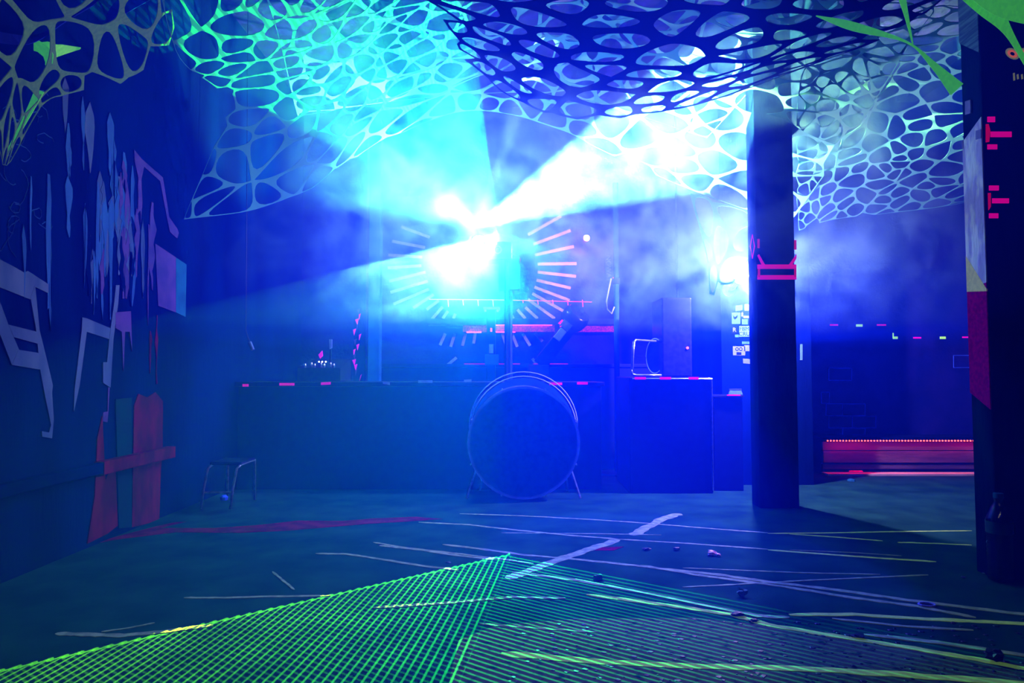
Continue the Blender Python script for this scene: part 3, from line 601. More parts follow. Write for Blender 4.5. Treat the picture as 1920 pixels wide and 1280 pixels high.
# box speaker with a round cone, tubular bracket
sp_ = empty('loudspeaker', P(1235, 704, 4.9), 'dark loudspeaker on the box case, pale tubular bracket in front', 'speaker')
sx0, sx1 = P(1196, 700, 4.85).x, P(1262, 700, 4.85).x
szb, szt = bz+0.001, P(1230, 560, 4.85).z
MB().box(P(1237, 700, 4.85).x, P(1292, 700, 4.85).x, 4.76, 5.10, szb, szt).build('cabinet', 'blackgloss', sp_, 0.01)
cc = P(1230, 667, 4.92)
MB().lathe(cc, [(0.125, 0.005), (0.125, -0.008), (0.115, -0.012), (0.108, -0.004), (0.06, 0.0), (0.03, -0.012), (0.0, -0.016)], 32, (0.95, 0.31, 0)).build('cone', 'ink', sp_, 0, True)
ring = [cc+Vector((0.31*0.125*math.cos(k*math.pi/16)-0.008, -0.95*0.125*math.cos(k*math.pi/16), 0.125*math.sin(k*math.pi/16))) for k in range(32)]
MB().tube(ring, 0.004, 6, True).build('rim_highlight', 'lilac', sp_)  # pale ring puts the cone rim's highlight into shape and colour
MB().tube([P(1188.5, 640, 4.68), P(1187, 660, 4.68), P(1185, 690, 4.68), P(1184.5, 698, 4.68), P(1187, 702, 4.68), P(1193, 703.5, 4.68), P(1215, 703.6, 4.68), P(1240, 703.6, 4.68)], 0.009, 8).build('bracket_tube', 'steel', sp_, 0, True)
MB().lathe(P(1289, 652, 4.757)+Vector((0, 0, 0)), [(0.0, -0.006), (0.008, -0.004), (0.008, 0.004), (0.0, 0.004)], 10, (0, 1, 0)).build('standby_light', 'led', sp_)
MB().tube([P(1190, 640, 4.68), P(1192, 637, 4.72), P(1240, 640, 4.80)], 0.007, 8).build('bracket_arm', 'steel', sp_, 0, True)
drape = empty('red_drape', P(1271, 620, 5.4), 'narrow magenta drape hanging behind the loudspeaker', 'drape')
dr = [(1267, 570), (1276, 570), (1275, 600), (1276, 630), (1272, 646), (1274, 660), (1270, 648), (1266, 636), (1268, 610)]
MB().slab([P(x, y, 5.4) for x, y in dr], (0, 0.02, 0)).build('cloth', 'tapepink', drape)
MB().tube([P(1262, 569, 5.41), P(1282, 569, 5.41)], 0.008, 6).build('rod', 'black', drape)
MB().tube([P(1271, 569, 5.41), Vector((P(1271, 569, 5.41).x, 5.41, 3.3))], 0.003, 5).build('hanger', 'black', drape)

# console with three white lamps, hanging tube, small gear on the counter
con = empty('mixing_console', P(610, 680, 5.0), 'small mixing console with three white lamps on the counter', 'console')
q0 = P(560, 700, 4.95); q1 = P(640, 700, 4.95)
MB().slab([(q0.x, 4.92, zt+0.001), (q0.x, 5.24, zt+0.001), (q0.x, 5.24, zt+0.17), (q0.x, 4.92, zt+0.10)], (q1.x-q0.x, 0, 0)).build('body', 'blackgloss', con)
for x in (598, 604, 610.5):
    MB().lathe(P(x, 678, 4.915), [(0.0, -0.005), (0.0045, -0.003), (0.005, 0.006), (0.0, 0.006)], 10, (0, 1, 0)).build('indicator_lamp', 'ledwhite', con)
for k in range(7):
    MB().lathe((q0.x+0.03+k*0.035, 5.0+0.04*(k % 2), zt+0.118+0.009*(k % 2)), [(0.009, 0), (0.007, 0.014), (0.0, 0.014)], 10).build('knob', 'steel', con)
MB().slab([P(x, y, 5.05) for x, y in ((597, 665), (604, 657), (605, 667), (600, 672))], (0, 0.01, 0)).build('pink_sticker', 'tapepink', con)
MB().slab([P(x, y, 5.05) for x, y in ((617, 636), (622, 636), (622, 652), (618, 655))], (0, 0.012, 0)).build('mast', 'tapelilac', con)
MB().tube([P(620, 654, 5.055), P(621, 690, 5.055)], 0.006, 6).build('mast_stem', 'black', con)
hang = empty('hanging_tube', P(472, 650, 4.6), 'small white tube hanging on a thin cord by the wall', 'tube')
MB().tube([P(468, 641, 4.3), P(474, 656, 4.3)], 0.012, 10).build('tube', 'sticker', hang)
MB().tube([P(468, 641, 4.3), P(461, 620, 4.3), Vector((P(459, 300, 4.3).x, 4.3, 3.3))], 0.0025, 5).build('cord', 'black', hang)

# low tubular stool by the wall
stl = empty('stool', PF(410, 952), 'low tubular metal stool barely visible near the graffiti wall', 'stool')
y1s, y2s = 4.05, 4.35
for xa, xb, ya, yb, dd in ((377, 390, 944, 878, y1s), (432, 444, 950, 878, y1s)):
    p0 = P(xa, ya, dd); p1 = P(xb, yb, dd); p0.z = 0.006
    MB().tube([p0, p0.lerp(p1, 0.5)+Vector((-0.005, 0, 0)), p1, p1+Vector((0.012, 0.03, 0.02)), p1+Vector((0.015, 0.24, 0.02)), Vector((p0.x+0.03, y2s, 0.006))], 0.008, 8).build('leg_frame', 'steel', stl, 0, True)
a_ = P(390, 878, y1s); b_ = P(444, 878, y1s)
MB().box(a_.x-0.0, b_.x+0.02, y1s+0.02, y2s-0.06, a_.z+0.015, a_.z+0.035).build('seat', 'black', stl, 0.008)
MB().tube([(P(383, 900, y1s).x, y1s+0.01, 0.10), (P(437, 900, y1s).x, y1s+0.01, 0.10)], 0.006, 6).build('crossbar', 'steel', stl)
MB().lathe(P(420, 938, y1s-0.1), [(0.0, 0), (0.018, 0.002), (0.022, 0.02), (0.012, 0.03), (0.0, 0.03)], 10).build('bulb', 'outline', stl)

# ------------------------------------------------------------------ stickers on the divider wall
dS = 4.95
def sticker(x0, y0, x1, y1, m='sticker', label=None, tilt=0):
    o = faceq(wall_div, dS, [(x0, y0), (x1, y0+tilt), (x1, y1+tilt), (x0, y1)], m, 'sticker', 0.002)
    if label: o['label'] = label
    return o
s1 = sticker(1386, 611, 1405, 631, 'stickergreen', 'green sticker lettered FBM CRU')
text('FBM', 'lettering', P(1395.7, 616.5, dS-0.004), 0.040, 'ink', s1, (math.pi/2, 0, 0)); text('CRU', 'lettering', P(1395.7, 626, dS-0.004), 0.040, 'ink', s1, (math.pi/2, 0, 0))
s2 = sticker(1374, 649, 1397, 666, 'sticker', 'white sticker with a dark cartoonish face mark')
for cx in (1382, 1389): MB().tube([P(cx+2.6*math.cos(k*0.52), 654+2.8*math.sin(k*0.52), dS-0.004) for k in range(12)], 0.0025, 5, True).build('ink_ring', 'ink', s2)
MB().slab([P(x, y, dS-0.0035) for x, y in rect(1381, 660, 1390, 665)], (0, -0.001, 0)).build('ink_block', 'ink', s2)
s3 = sticker(1372, 586, 1388, 607, 'paintblue', 'pale sticker with a dark bird mark')
MB().slab([P(x, y, dS-0.0035) for x, y in ((1374, 590), (1378, 594), (1384, 590), (1382, 596), (1378, 599), (1375, 596))], (0, -0.001, 0)).build('bird_mark', 'ink', s3)
sticker(1396, 570, 1404, 582); sticker(1395, 647, 1405, 658); sticker(1393, 672, 1406, 681, 'sticker', None, 1); sticker(1379, 573, 1392, 583, 'paintblue', None, -2)
sticker(1391, 598, 1402, 608, 'paintblue'); sticker(1394, 592, 1404, 596); sticker(1378, 627, 1385, 632, 'paintblue'); sticker(1391, 640, 1405, 645, 'paintblue'); sticker(1390, 586, 1393, 593)
s4 = sticker(1372, 612, 1382, 625, 'ink', 'letter R sticker'); text('R', 'lettering', P(1377, 618.5, dS-0.004), 0.045, 'sticker', s4, (math.pi/2, 0, 0))
faceq(wall_div, dS, rect(1500, 645, 1504.5, 675), 'stickergreen', 'tape_strip')

# ------------------------------------------------------------------ alcove: tape, painted bricks, bench and light strip
dA = 5.75
for x0, x1, y, m in ((1556, 1571, 609, 'tapepink'), (1605, 1617, 610, 'tapelime'), (1644, 1661, 609, 'tapepink'), (1712, 1727, 633, 'tapepink'), (1762, 1773, 633, 'tapelime'), (1804, 1815, 632, 'tapepink'), (1674, 1683, 633, 'tapelime')):
    h = 2.2 if m == 'tapelime' else 1.3
    faceq(wall_alc, dA, rect(x0, y-h, x1, y+h), m, 'tape_dash')
faceq(wall_alc, dA, rect(1673.5, 624, 1675.5, 634), 'tapelime', 'tape_dash')
def outline(x0, y0, x1, y1):
    b = MB()
    for (p, q) in (((x0, y0), (x1, y0)), ((x1, y0), (x1, y1)), ((x1, y1), (x0, y1)), ((x0, y1), (x0, y0))):
        b.tube([P(*p, dA-0.001), P(*q, dA-0.001)], 0.0035, 4)
    return b.build('brick_outline', 'outline', wall_alc)
for r_ in ((1554, 690, 1597, 713), (1549, 757, 1580, 779), (1580, 757, 1622, 779), (1554, 780, 1598, 802), (1598, 780, 1642, 802), (1580, 803, 1622, 815), (1788, 666, 1830, 689), (1540, 735, 1555, 756)):
    outline(*r_)
bench = empty('alcove_bench', P(1690, 860, 5.6), 'stepped board bench glowing red under the alcove wall', 'bench')
dL = 5.42
xa, xb = P(1546, 850, dL).x, 4.4
zl = P(1690, 826, dL).z
MB().box(xa, xb, dL+0.06, dA-0.012, 0, zl+0.02).build('body', 'black', bench)
MB().box(xa, xb, dL+0.03, dL+0.06, P(1690, 845, dL).z, zl-0.01).build('board', 'timber', bench, 0.004)
MB().box(xa, xb, dL+0.02, dL+0.06, P(1690, 868, dL).z, P(1690, 846.5, dL).z).build('board', 'timber', bench, 0.004)
MB().box(xa, xb, dL+0.035, dL+0.06, P(1690, 880, dL).z, P(1690, 871, dL).z).build('board', 'timber', bench, 0.004)
MB().box(xa, xb, dL-0.05, dL+0.06, 0.0, 0.018).build('skirting_lip', 'skirting', bench, 0.003)
strip = empty('light_strip', P(1690, 826, dL), 'row of tiny red lights along the alcove bench', 'light strip')
MB().box(xa, 3.75, dL+0.004, dL+0.03, zl-0.006, zl+0.006).build('channel', 'black', strip)
nled = 46; xs0, xs1 = P(1552, 825, dL).x, P(1814, 825, dL).x
lm = MB().lathe((0, 0, 0), [(0.0, -0.008), (0.005, -0.006), (0.0065, 0.0), (0.0, 0.004)], 8, (0, 1, 0)).build('diode', 'led', strip)
lm.location = (xs0, dL+0.002, zl)
for k in range(1, nled+8):
    o = lm.copy(); C.objects.link(o); o.location = (xs0+(xs1-xs0)*k/(nled-1), dL+0.002, zl)
la = light('light_strip_glow', 'AREA', ((xs0+3.7)/2, dL-0.012, zl-0.004), (1.0, 0.0, 0.10), 2.4, ((xs0+3.7)/2, dL+0.03, -0.2))
la.data.shape = 'RECTANGLE'; la.location.y = dL-0.03; la.data.size = 3.7-xs0; la.data.size_y = 0.012
litter = tag(MB().lathe(PF(1596, 902)+Vector((0, 0, 0.002)), [(0.0, 0), (0.03, 0.0), (0.025, 0.012), (0.01, 0.018), (0.0, 0.014)], 7).build('paper_scrap', 'paintteal'), 'pale blue paper scrap in front of the alcove bench', 'litter')
litter2 = tag(MB().slab([PF(x, y, 0.022) for x, y in ((1592, 884), (1618, 885), (1612, 881), (1604, 882))], (0, 0, 0.008)).build('rag', 'pinkred'), 'small magenta rag on the bench foot lip', 'litter')
litter2.location.z += 0.0

# ------------------------------------------------------------------ water bottle
bt = PF(1877, 1089); sc_ = 0.326
bot = empty('water_bottle', bt, 'clear plastic water bottle standing by the near pillar', 'bottle')
prof = [(0.0, 0.004), (0.030, 0.0), (0.042, 0.006), (0.044, 0.02)]
for k in range(8):
    z0 = 0.03+k*0.0165; prof += [(0.044, z0), (0.0415, z0+0.006), (0.044, z0+0.012)]
prof += [(0.042, 0.170), (0.0445, 0.178), (0.0445, 0.232), (0.042, 0.242), (0.026, 0.282), (0.015, 0.300), (0.0145, 0.310), (0.0165, 0.312), (0.0165, 0.316), (0.014, 0.316)]
inner = [(max(r-0.0012, 0.0005), h+0.001 if i < 3 else h) for i, (r, h) in enumerate(prof)]
MB().lathe(bt+Vector((0, 0, 0.001)), prof+inner[::-1], 40).build('body', 'plastic', bot, 0, True)
MB().lathe(bt+Vector((0, 0, 0.318)), [(0.0, 0.0), (0.0175, 0.0), (0.0175, 0.017), (0.016, 0.019), (0.0, 0.019)], 24).build('cap', 'paintteal', bot)
MB().lathe(bt+Vector((0, 0, 0.185)), [(0.0452, 0.0), (0.0452, 0.045), (0.0456, 0.045), (0.0456, 0.0), (0.0452, 0.0)], 40).build('label_band', mat('dark bottle label', (0.01, 0.03, 0.07), 0.4, noise=(0.012, 0.05, 0.06), scale=20), bot)

# ------------------------------------------------------------------ litter on the floor
p = PF(1121, 1088); lt = empty('lighter', p, 'small dark ribbed block lying on the laser-lit floor', 'litter')
ang = Vector((0.86, 0.5, 0)); per = Vector((-0.5, 0.86, 0))
MB().obox(p+Vector((0, 0, 0.009)), ang*0.018, per*0.007, (0, 0, 0.008)).build('body', 'paintteal', lt, 0.002)
for k in (-1, 0, 1): MB().obox(p+ang*0.012*k+Vector((0, 0, 0.019)), ang*0.004, per*0.006, (0, 0, 0.003)).build('ridge', 'stickergreen', lt)
def crumple(px, py, r, m, name, label, seed, sq=0.6, group=None):
    rs = random.Random(seed); bm = bmesh.new(); bmesh.ops.create_icosphere(bm, subdivisions=2, radius=r)
    for v in bm.verts:
        f = rs.uniform(0.55, 1.25); v.co *= f; v.co.z *= sq; v.co.x *= 1.3
    mn = min(v.co.z for v in bm.verts)
    for v in bm.verts: v.co.z -= mn
    me = bpy.data.meshes.new(name); bm.to_mesh(me); bm.free(); me.materials.append(M[m])
    o = bpy.data.objects.new(name, me); C.objects.link(o); q = PF(px, py); o.location = (q.x, q.y, 0.001)
    return tag(o, label, 'litter', group)
crumple(1334, 1041, 0.017, 'wrapper', 'wrapper', 'pink crumpled wrapper on the violet patch of floor', 1)
crumple(1346, 1043, 0.010, 'wrapper', 'wrapper', 'tiny pink scrap touching the crumpled wrapper', 2)
crumple(1392, 1118, 0.014, 'stickergreen', 'shard', 'small green shard at the edge of the laser pattern', 3, 1.0)
crumple(1268, 1031, 0.012, 'black', 'dirt_clump', 'dark clump on the violet patch nearest the wrapper', 4)
crumple(1212, 1031, 0.016, 'black', 'dirt_clump', 'flat dark clump between the tape cross and the wrapper', 5, 0.3)
crumple(1382, 1155, 0.018, 'black', 'dirt_clump', 'dark clump on the tape below the green shard', 6, 0.35)
crumple(1413, 1166, 0.015, 'black', 'dirt_clump', 'dark clump at the start of the long yellow tape', 7, 0.35)
crumple(1608, 1196, 0.016, 'black', 'dirt_clump', 'dark clump midway along the long yellow tape', 8, 0.35)
crumple(1866, 1240, 0.022, 'black', 'dirt_clump', 'large dark clump on yellow tape at the frame edge', 9, 0.8)
crumple(1806, 1083, 0.008, 'sticker', 'paper_scrap', 'pale scrap at the foot of the near pillar', 10, 0.4)
crumple(1846, 1076, 0.007, 'sticker', 'paper_scrap', 'tiny scrap between pillar foot and bottle', 11, 0.4)
crumple(840, 1056, 0.010, 'black', 'dirt_clump', 'small dark clump just beyond the green laser grid', 12, 0.4)
ro = MB().tube([PF(1738, 1136)+Vector((0.026*math.cos(k*0.524), 0.020*math.sin(k*0.524), 0.005)) for k in range(12)], 0.004, 6, True).build('rubber_ring', 'tapelilac')
tag(ro, 'pale little ring lying between two yellow tape lines', 'ring')
specks = MB()
for k in range(260):
    x = random.uniform(950, 1920); y = random.uniform(1160, 1279); q = PF(x, y); r_ = random.uniform(0.002, 0.008)
    specks.lathe((q.x, q.y, 0.0005), [(r_*1.4, 0.0), (r_, 0.0018), (0.0, 0.0022)], 6)
tag(specks.build('grit', 'black'), 'dark grit scattered over the near floor', 'grit', None, 'stuff')

# ------------------------------------------------------------------ stretched nets
def voronoi(nx, ny, jit, drop, seed, asp=1.0):
    r = np.random.default_rng(seed); pts = []
    for j in range(-2, ny+2):
        for i in range(-2, nx+2):
            if r.random() < drop: continue
            pts.append(((i+0.5+0.5*(j % 2)+r.uniform(-jit, jit))/nx, (j+0.5+r.uniform(-jit, jit))/ny))
    co, ed, fa, *_ = delaunay_2d_cdt([Vector((a, b*asp)) for a, b in pts], [], [], 0, 1e-6)
    tri = {}; cc = []
    for k, f in enumerate(fa):
        (ax, ay), (bx, by), (cx, cy_) = [co[i] for i in f]
        d = 2*(ax*(by-cy_)+bx*(cy_-ay)+cx*(ay-by))
        if abs(d) < 1e-12: d = 1e-12
        ux = ((ax*ax+ay*ay)*(by-cy_)+(bx*bx+by*by)*(cy_-ay)+(cx*cx+cy_*cy_)*(ay-by))/d
        uy = ((ax*ax+ay*ay)*(cx-bx)+(bx*bx+by*by)*(ax-cx)+(cx*cx+cy_*cy_)*(bx-ax))/d
        cc.append((ux, uy/asp))
        for i in f: tri.setdefault(i, []).append(k)
    cells = []
    for i, ks in tri.items():
        x, y = co[i][0], co[i][1]/asp
        if not (-0.02 < x < 1.02 and -0.02 < y < 1.02): continue
        ks.sort(key=lambda k: math.atan2((cc[k][1]-y)*asp, cc[k][0]-x))
        poly = [(min(max(cc[k][0], 0), 1), min(max(cc[k][1], 0), 1)) for k in ks]
        out = []
        for p_ in poly:
            if not out or math.dist(p_, out[-1]) > 1e-3: out.append(p_)
        if len(out) > 1 and math.dist(out[0], out[-1]) <= 1e-3: out.pop()
        if len(out) >= 3: cells.append(out)
    return cells
def curve(ctrl):                          # Catmull-Rom through control points -> f(t)
    pts = [Vector(p_) for p_ in ctrl]; n = len(pts)-1
    def f(t):
        t = min(max(t, 0), 1)*n; i = min(int(t), n-1); s_ = t-i
        p0 = pts[max(i-1, 0)]; p1 = pts[i]; p2 = pts[i+1]; p3 = pts[min(i+2, n)]
        if i == 0: p0 = p1*2-p2
        if i+2 > n: p3 = p2*2-p1
        return 0.5*((2*p1)+(p2-p0)*s_+(2*p0-5*p1+4*p2-p3)*s_*s_+(3*p1-p0-3*p2+p3)*s_**3)
    return f
def net(name, m, label, front, back, left, right, nx, ny, strand=0.14, jit=0.34, drop=0.1, seed=1, lift=0.0, nz=0.02, asp=1.0, corner=0.5):
    cf, cb, cl, cr = curve(front), curve(back), curve(left), curve(right)
    P00, P10, P01, P11 = cf(0), cf(1), cb(0), cb(1)
    ph = rng.uniform(0, 6.28, 6)
    def S(u, v):
        q = cf(u)*(1-v)+cb(u)*v+cl(v)*(1-u)+cr(v)*u-(P00*(1-u)*(1-v)+P10*u*(1-v)+P01*(1-u)*v+P11*u*v)
        w_ = 16*u*(1-u)*v*(1-v)
        q = q+Vector((0, 0, lift*w_+nz*w_*(math.sin(9*u+ph[0])*math.sin(7*v+ph[1])+0.6*math.sin(17*u+ph[2]+5*v)+0.5*math.sin(15*v+ph[3]-6*u))))
        return q
    V = []; Fc = []; sub = 4
    for cell in voronoi(nx, ny, jit, drop, seed, asp):
        n = len(cell); gx = sum(p_[0] for p_ in cell)/n; gy = sum(p_[1] for p_ in cell)/n
        sc = 1-strand*random.uniform(0.6, 1.25)
        out, inn = [], []
        for i in range(n):
            a_ = cell[i-1]; b_ = cell[i]; c_ = cell[(i+1) % n]
            m0 = ((a_[0]+b_[0])/2, (a_[1]+b_[1])/2); m1 = ((b_[0]+c_[0])/2, (b_[1]+c_[1])/2)
            for k in range(sub):
                t = k/sub
                x = (1-t)**2*m0[0]+2*t*(1-t)*b_[0]+t*t*m1[0]; y = (1-t)**2*m0[1]+2*t*(1-t)*b_[1]+t*t*m1[1]
                inn.append((gx+(x-gx)*sc, gy+(y-gy)*sc))
                if t <= 0.5: q = (m0[0]+(b_[0]-m0[0])*t*2, m0[1]+(b_[1]-m0[1])*t*2)
                else: q = (b_[0]+(m1[0]-b_[0])*(t*2-1), b_[1]+(m1[1]-b_[1])*(t*2-1))
                out.append(q)
        o = len(V); L = len(out)
        V += [S(*q) for q in out]+[S(*q) for q in inn]
        Fc += [(o+i, o+(i+1) % L, o+L+(i+1) % L, o+L+i) for i in range(L)]
    me = bpy.data.meshes.new(name); me.from_pydata([tuple(v) for v in V], [], Fc); me.materials.append(M[m])
    bm = bmesh.new(); bm.from_mesh(me); bmesh.ops.remove_doubles(bm, verts=bm.verts, dist=1e-4); bm.to_mesh(me); bm.free()
    o = bpy.data.objects.new(name, me); C.objects.link(o)
    so = o.modifiers.new('thickness', 'SOLIDIFY'); so.thickness = 0.003; so.offset = 0
    return tag(o, label, 'net')
TL0 = PX(2, 308, XL+0.01); TL1 = PX(345, 411, XL+0.01)      # ties on the graffiti wall
# main canopy
net('stretched_net', 'netpale', 'main pale stretch net canopy spanning the stage ceiling',
    front=[Vector((-1.3, 2.3, 2.55)), Vector((-0.6, 2.2, 2.5)), Vector((0.3, 2.1, 2.35)), Vector((1.2, 2.2, 2.35)), Vector((1.9, 2.5, 2.45))],
    back=[TL1, P(480, 392, 4.3), P(600, 345, 4.45), P(700, 275, 4.6), P(850, 212, 4.8), P(960, 215, 4.9), P(1060, 250, 4.9), P(1190, 310, 4.8), P(1320, 365, 4.7), P(1480, 420, 4.7)],
    left=[Vector((-1.3, 2.3, 2.55)), P(330, 95, 3.2), P(420, 200, 3.8), TL1],
    right=[Vector((1.9, 2.5, 2.45)), Vector((2.0, 3.2, 2.5)), Vector((2.05, 4.0, 2.25)), P(1480, 420, 4.7)],
    nx=21, ny=15, strand=0.085, jit=0.45, drop=0.14, seed=3, lift=0.16, nz=0.025, asp=0.8)
# right hand sheet, behind the near pillar
net('stretched_net', 'netpale', 'pale net sheet sloping down behind the slim pillar to the alcove',
    front=[Vector((1.45, 3.0, 2.48)), Vector((2.0, 2.95, 2.42)), Vector((2.6, 3.0, 2.35)), Vector((3.3, 3.1, 2.3))],
    back=[P(1498, 432, 4.9), P(1560, 412, 4.95), P(1660, 400, 5.0), P(1780, 385, 5.0), P(1960, 350, 5.1)],
    left=[Vector((1.45, 3.0, 2.48)), Vector((1.6, 3.7, 2.45)), Vector((1.85, 4.4, 2.15)), P(1498, 432, 4.9)],
    right=[Vector((3.3, 3.1, 2.3)), Vector((3.6, 4.0, 2.3)), P(1960, 350, 5.1)],
    nx=12, ny=21, strand=0.09, jit=0.5, drop=0.2, seed=8, lift=0.05, nz=0.02, asp=1.2)
# near left sheet tied low on the wall
net('stretched_net', 'netolive', 'olive net sheet tied to a point on the graffiti wall',
    front=[TL0, P(-30, 120, 2.2), P(0, -80, 2.0), P(160, -120, 2.0)],
    back=[TL0+Vector((0.012, 0.02, 0)), P(85, 200, 2.7), P(150, 170, 3.0), P(250, 150, 3.3), P(330, 70, 3.3)],
    left=[TL0, TL0+Vector((0.006, 0.01, 0)), TL0+Vector((0.012, 0.02, 0))],
    right=[P(160, -120, 2.0), P(300, -60, 2.6), P(330, 70, 3.3)],
    nx=7, ny=5, strand=0.12, jit=0.42, seed=12, lift=0.0, nz=0.03, asp=0.6)
# upper pale sheet, seen through the canopy
net('stretched_net', 'netpale', 'upper pale net sheet stretched close under the ceiling beams',
    front=[Vector((-1.5, 2.4, 2.95)), Vector((-0.4, 2.3, 2.85)), Vector((0.8, 2.3, 2.8)), Vector((2.2, 2.5, 2.9))],
    back=[Vector((-1.5, 4.7, 2.6)), Vector((-0.6, 5.1, 2.9)), Vector((0.4, 5.2, 2.95)), Vector((1.45, 5.0, 2.55))],
    left=[Vector((-1.5, 2.4, 2.95)), Vector((-1.35, 3.5, 2.9)), Vector((-1.5, 4.7, 2.6))],
    right=[Vector((2.2, 2.5, 2.9)), Vector((1.8, 3.6, 2.85)), Vector((1.45, 5.0, 2.55))],
    nx=15, ny=11, strand=0.1, jit=0.45, drop=0.15, seed=31, lift=0.0, nz=0.03, asp=0.8)
# dark underlayer over the dance floor
net('stretched_net', 'netdark', 'dark blue large-holed net layer hanging over the dance floor',
    front=[Vector((-0.4, 1.9, 2.0)), Vector((0.3, 1.8, 1.98)), Vector((1.0, 1.9, 2.02)), Vector((1.6, 2.1, 2.2))],
    back=[P(880, 130, 3.9), P(1020, 215, 4.3), P(1180, 220, 4.3), P(1330, 190, 4.1), P(1500, 130, 3.7)],
    left=[Vector((-0.4, 1.9, 2.0)), Vector((-0.3, 2.8, 2.3)), P(880, 130, 3.9)],
    right=[Vector((1.6, 2.1, 2.2)), Vector((1.7, 2.9, 2.3)), P(1500, 130, 3.7)],
    nx=9, ny=10, strand=0.24, seed=21, lift=0.06, nz=0.02)
# tail of net hanging by the second lamp
net('net_tail', 'netpale', 'long torn net tail hanging beside the second lamp',
    front=[P(1292, 358, 4.72), P(1340, 372, 4.7), P(1410, 397, 4.7)],
    back=[P(1329, 552, 4.48), P(1350, 552, 4.48), P(1404, 500, 4.45)],
    left=[P(1292, 358, 4.72), P(1315, 440, 4.55), P(1326, 490, 4.5), P(1329, 552, 4.48)],
    right=[P(1410, 397, 4.7), P(1407, 440, 4.55), P(1404, 500, 4.45)],
    nx=2, ny=3, strand=0.18, seed=5, nz=0.0, jit=0.3, drop=0)
# fluorescent green straps at the near pillar, tapering to their ties
def strap(name, label, path, widths, m='netgreen'):
    c_ = curve(path); n = 24; wc = curve([Vector((x, 0, 0)) for x in widths]); L = []; R = []
    for k in range(n+1):
        t = k/n; q = c_(t); tn = (c_(min(t+.02, 1))-c_(max(t-.02, 0))).normalized(); view = (q-Vector((0, 0, EYE))).normalized()
        s_ = tn.cross(Vector((0.2, 1, 0.3)).normalized()).normalized(); wd = max(wc(t).x, 0.0015)
        L.append(q+s_*wd); R.append(q-s_*wd)
    mb = MB(); mb.add(L+R, [(i, i+1, n+1+i+1, n+1+i) for i in range(n)])
    o = mb.build(name, m); so = o.modifiers.new('thickness', 'SOLIDIFY'); so.thickness = 0.003
    return tag(o, label, 'strap')
strap('net_strap', 'long green strap running from the canopy to the near pillar', [P(1530, 30, 2.5), P(1600, 50, 2.6), P(1700, 79, 2.72), P(1750, 122, 2.74), P(1794, 168, 2.76)], [0.002, 0.016, 0.004, 0.012, 0.03])
strap('net_strap', 'thin green strap dropping steeply into the long strap', [P(1682, -40, 2.5), P(1697, 20, 2.6), P(1711, 82, 2.72)], [0.02, 0.009, 0.002])
strap('net_strap', 'broad green strap sweeping across the near pillar top', [P(1800, -60, 2.1), P(1850, 0, 2.2), P(1890, 60, 2.35), P(1930, 130, 2.5)], [0.06, 0.045, 0.014, 0.008])
strap('net_strap', 'wide green net corner above the painted eyes', [P(1820, -20, 2.15), P(1880, 10, 2.15), P(1960, 22, 2.2)], [0.02, 0.035, 0.05])
strap('net_strap', 'bright green patch of fabric on the olive net', [P(64, 72, 2.55), P(85, 100, 2.6), P(110, 95, 2.7), P(150, 90, 2.85)], [0.004, 0.045, 0.03, 0.004])
strap('net_strap', 'green tail of the olive net running to the wall tie', [P(75, 170, 2.62), P(50, 220, 2.61), P(4, 305, 2.60)], [0.02, 0.012, 0.002])
strap('ribbon', 'blue ribbon crossing the olive net to the ceiling', [P(-20, 68, 2.4), P(60, 74, 2.5), P(120, 42, 2.6), P(165, 10, 2.7), P(190, -30, 2.7)], [0.02, 0.016, 0.006, 0.02, 0.03], 'ribbon')
strap('ribbon', 'second blue ribbon hanging from the ceiling by the olive net', [P(290, -30, 3.0), P(220, 20, 3.0), P(200, 45, 3.0)], [0.05, 0.03, 0.003], 'ribbon')

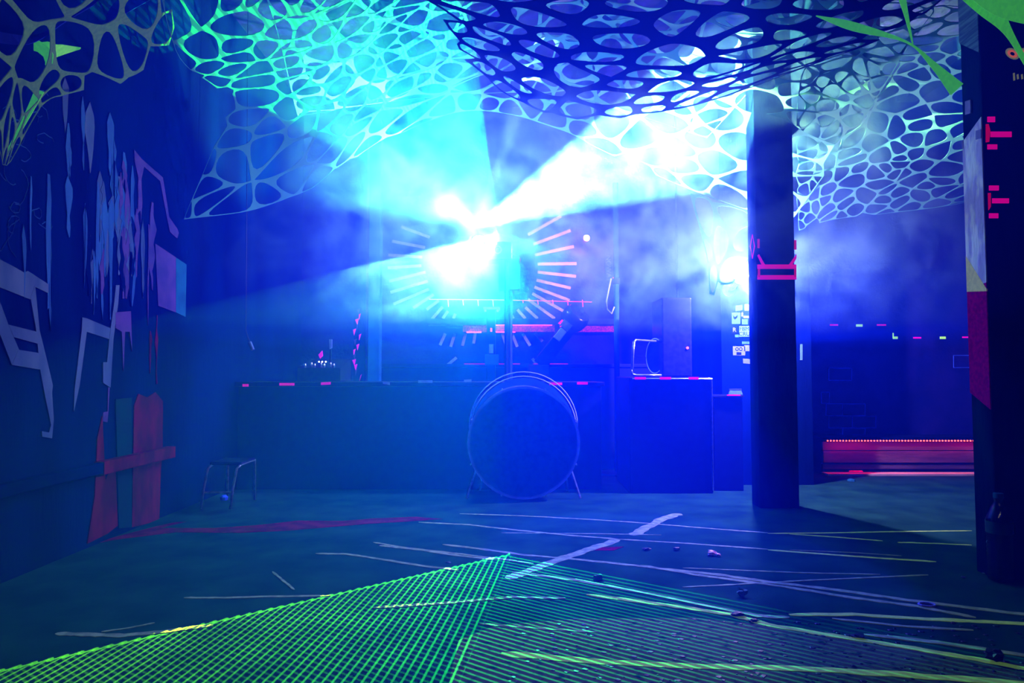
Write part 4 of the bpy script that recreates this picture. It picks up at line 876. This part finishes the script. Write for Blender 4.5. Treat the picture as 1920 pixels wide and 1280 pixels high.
# ------------------------------------------------------------------ haze
def volume(name, box, dens, color, label, g=0.1, noise=None):
    m = bpy.data.materials.new(name); m.use_nodes = True; nt = m.node_tree; nt.nodes.remove(nt.nodes['Principled BSDF'])
    v = nt.nodes.new('ShaderNodeVolumeScatter'); v.inputs['Color'].default_value = (*color, 1); v.inputs['Density'].default_value = dens; v.inputs['Anisotropy'].default_value = g
    nt.links.new(v.outputs[0], nt.nodes['Material Output'].inputs['Volume'])
    if noise:
        tc = nt.nodes.new('ShaderNodeTexCoord'); t = nt.nodes.new('ShaderNodeTexNoise'); t.inputs['Scale'].default_value = noise[0]; t.inputs['Detail'].default_value = 5; t.inputs['Distortion'].default_value = noise[3]
        mr = nt.nodes.new('ShaderNodeMapRange'); mr.inputs['From Min'].default_value = noise[1]; mr.inputs['From Max'].default_value = noise[2]; mr.inputs['To Max'].default_value = dens
        nt.links.new(tc.outputs['Object'], t.inputs[0]); nt.links.new(t.outputs[0], mr.inputs[0])
        k = N(nt); sx = nt.nodes.new('ShaderNodeSeparateXYZ'); nt.links.new(tc.outputs['Generated'], sx.inputs[0]); fall = None
        for a in range(3):                # the cloud thins out towards its edges
            e = k.m('MINIMUM', k.m('MULTIPLY', k.m('MULTIPLY', sx.outputs[a], k.m('SUBTRACT', 1.0, sx.outputs[a])), (7.0, 9.0, 5.0)[a]), 1.0)
            fall = e if fall is None else k.m('MULTIPLY', fall, e)
        nt.links.new(k.m('MULTIPLY', mr.outputs[0], fall), v.inputs['Density'])
    o = MB().box(*box).build(name, m); return tag(o, label, 'haze', None, 'stuff')
volume('haze', (-2.6, 4.7, -1.6, 6.6, 1.0, 3.45), 0.21, (0.003, 0.030, 1.0), 'blue stage haze hanging in the upper half of the room', 0.45)
volume('haze', (-2.6, 4.7, -1.6, 6.6, -0.05, 0.999), 0.10, (0.003, 0.030, 1.0), 'thinner blue haze drifting low over the dance floor', 0.45)
volume('smoke', (-1.7, 2.6, 3.2, 5.8, 1.05, 3.1), 1.5, (0.20, 0.52, 1.0), 'billowing smoke drifting around the blazing stage lamp', 0.2, (2.6, 0.47, 0.72, 1.6))
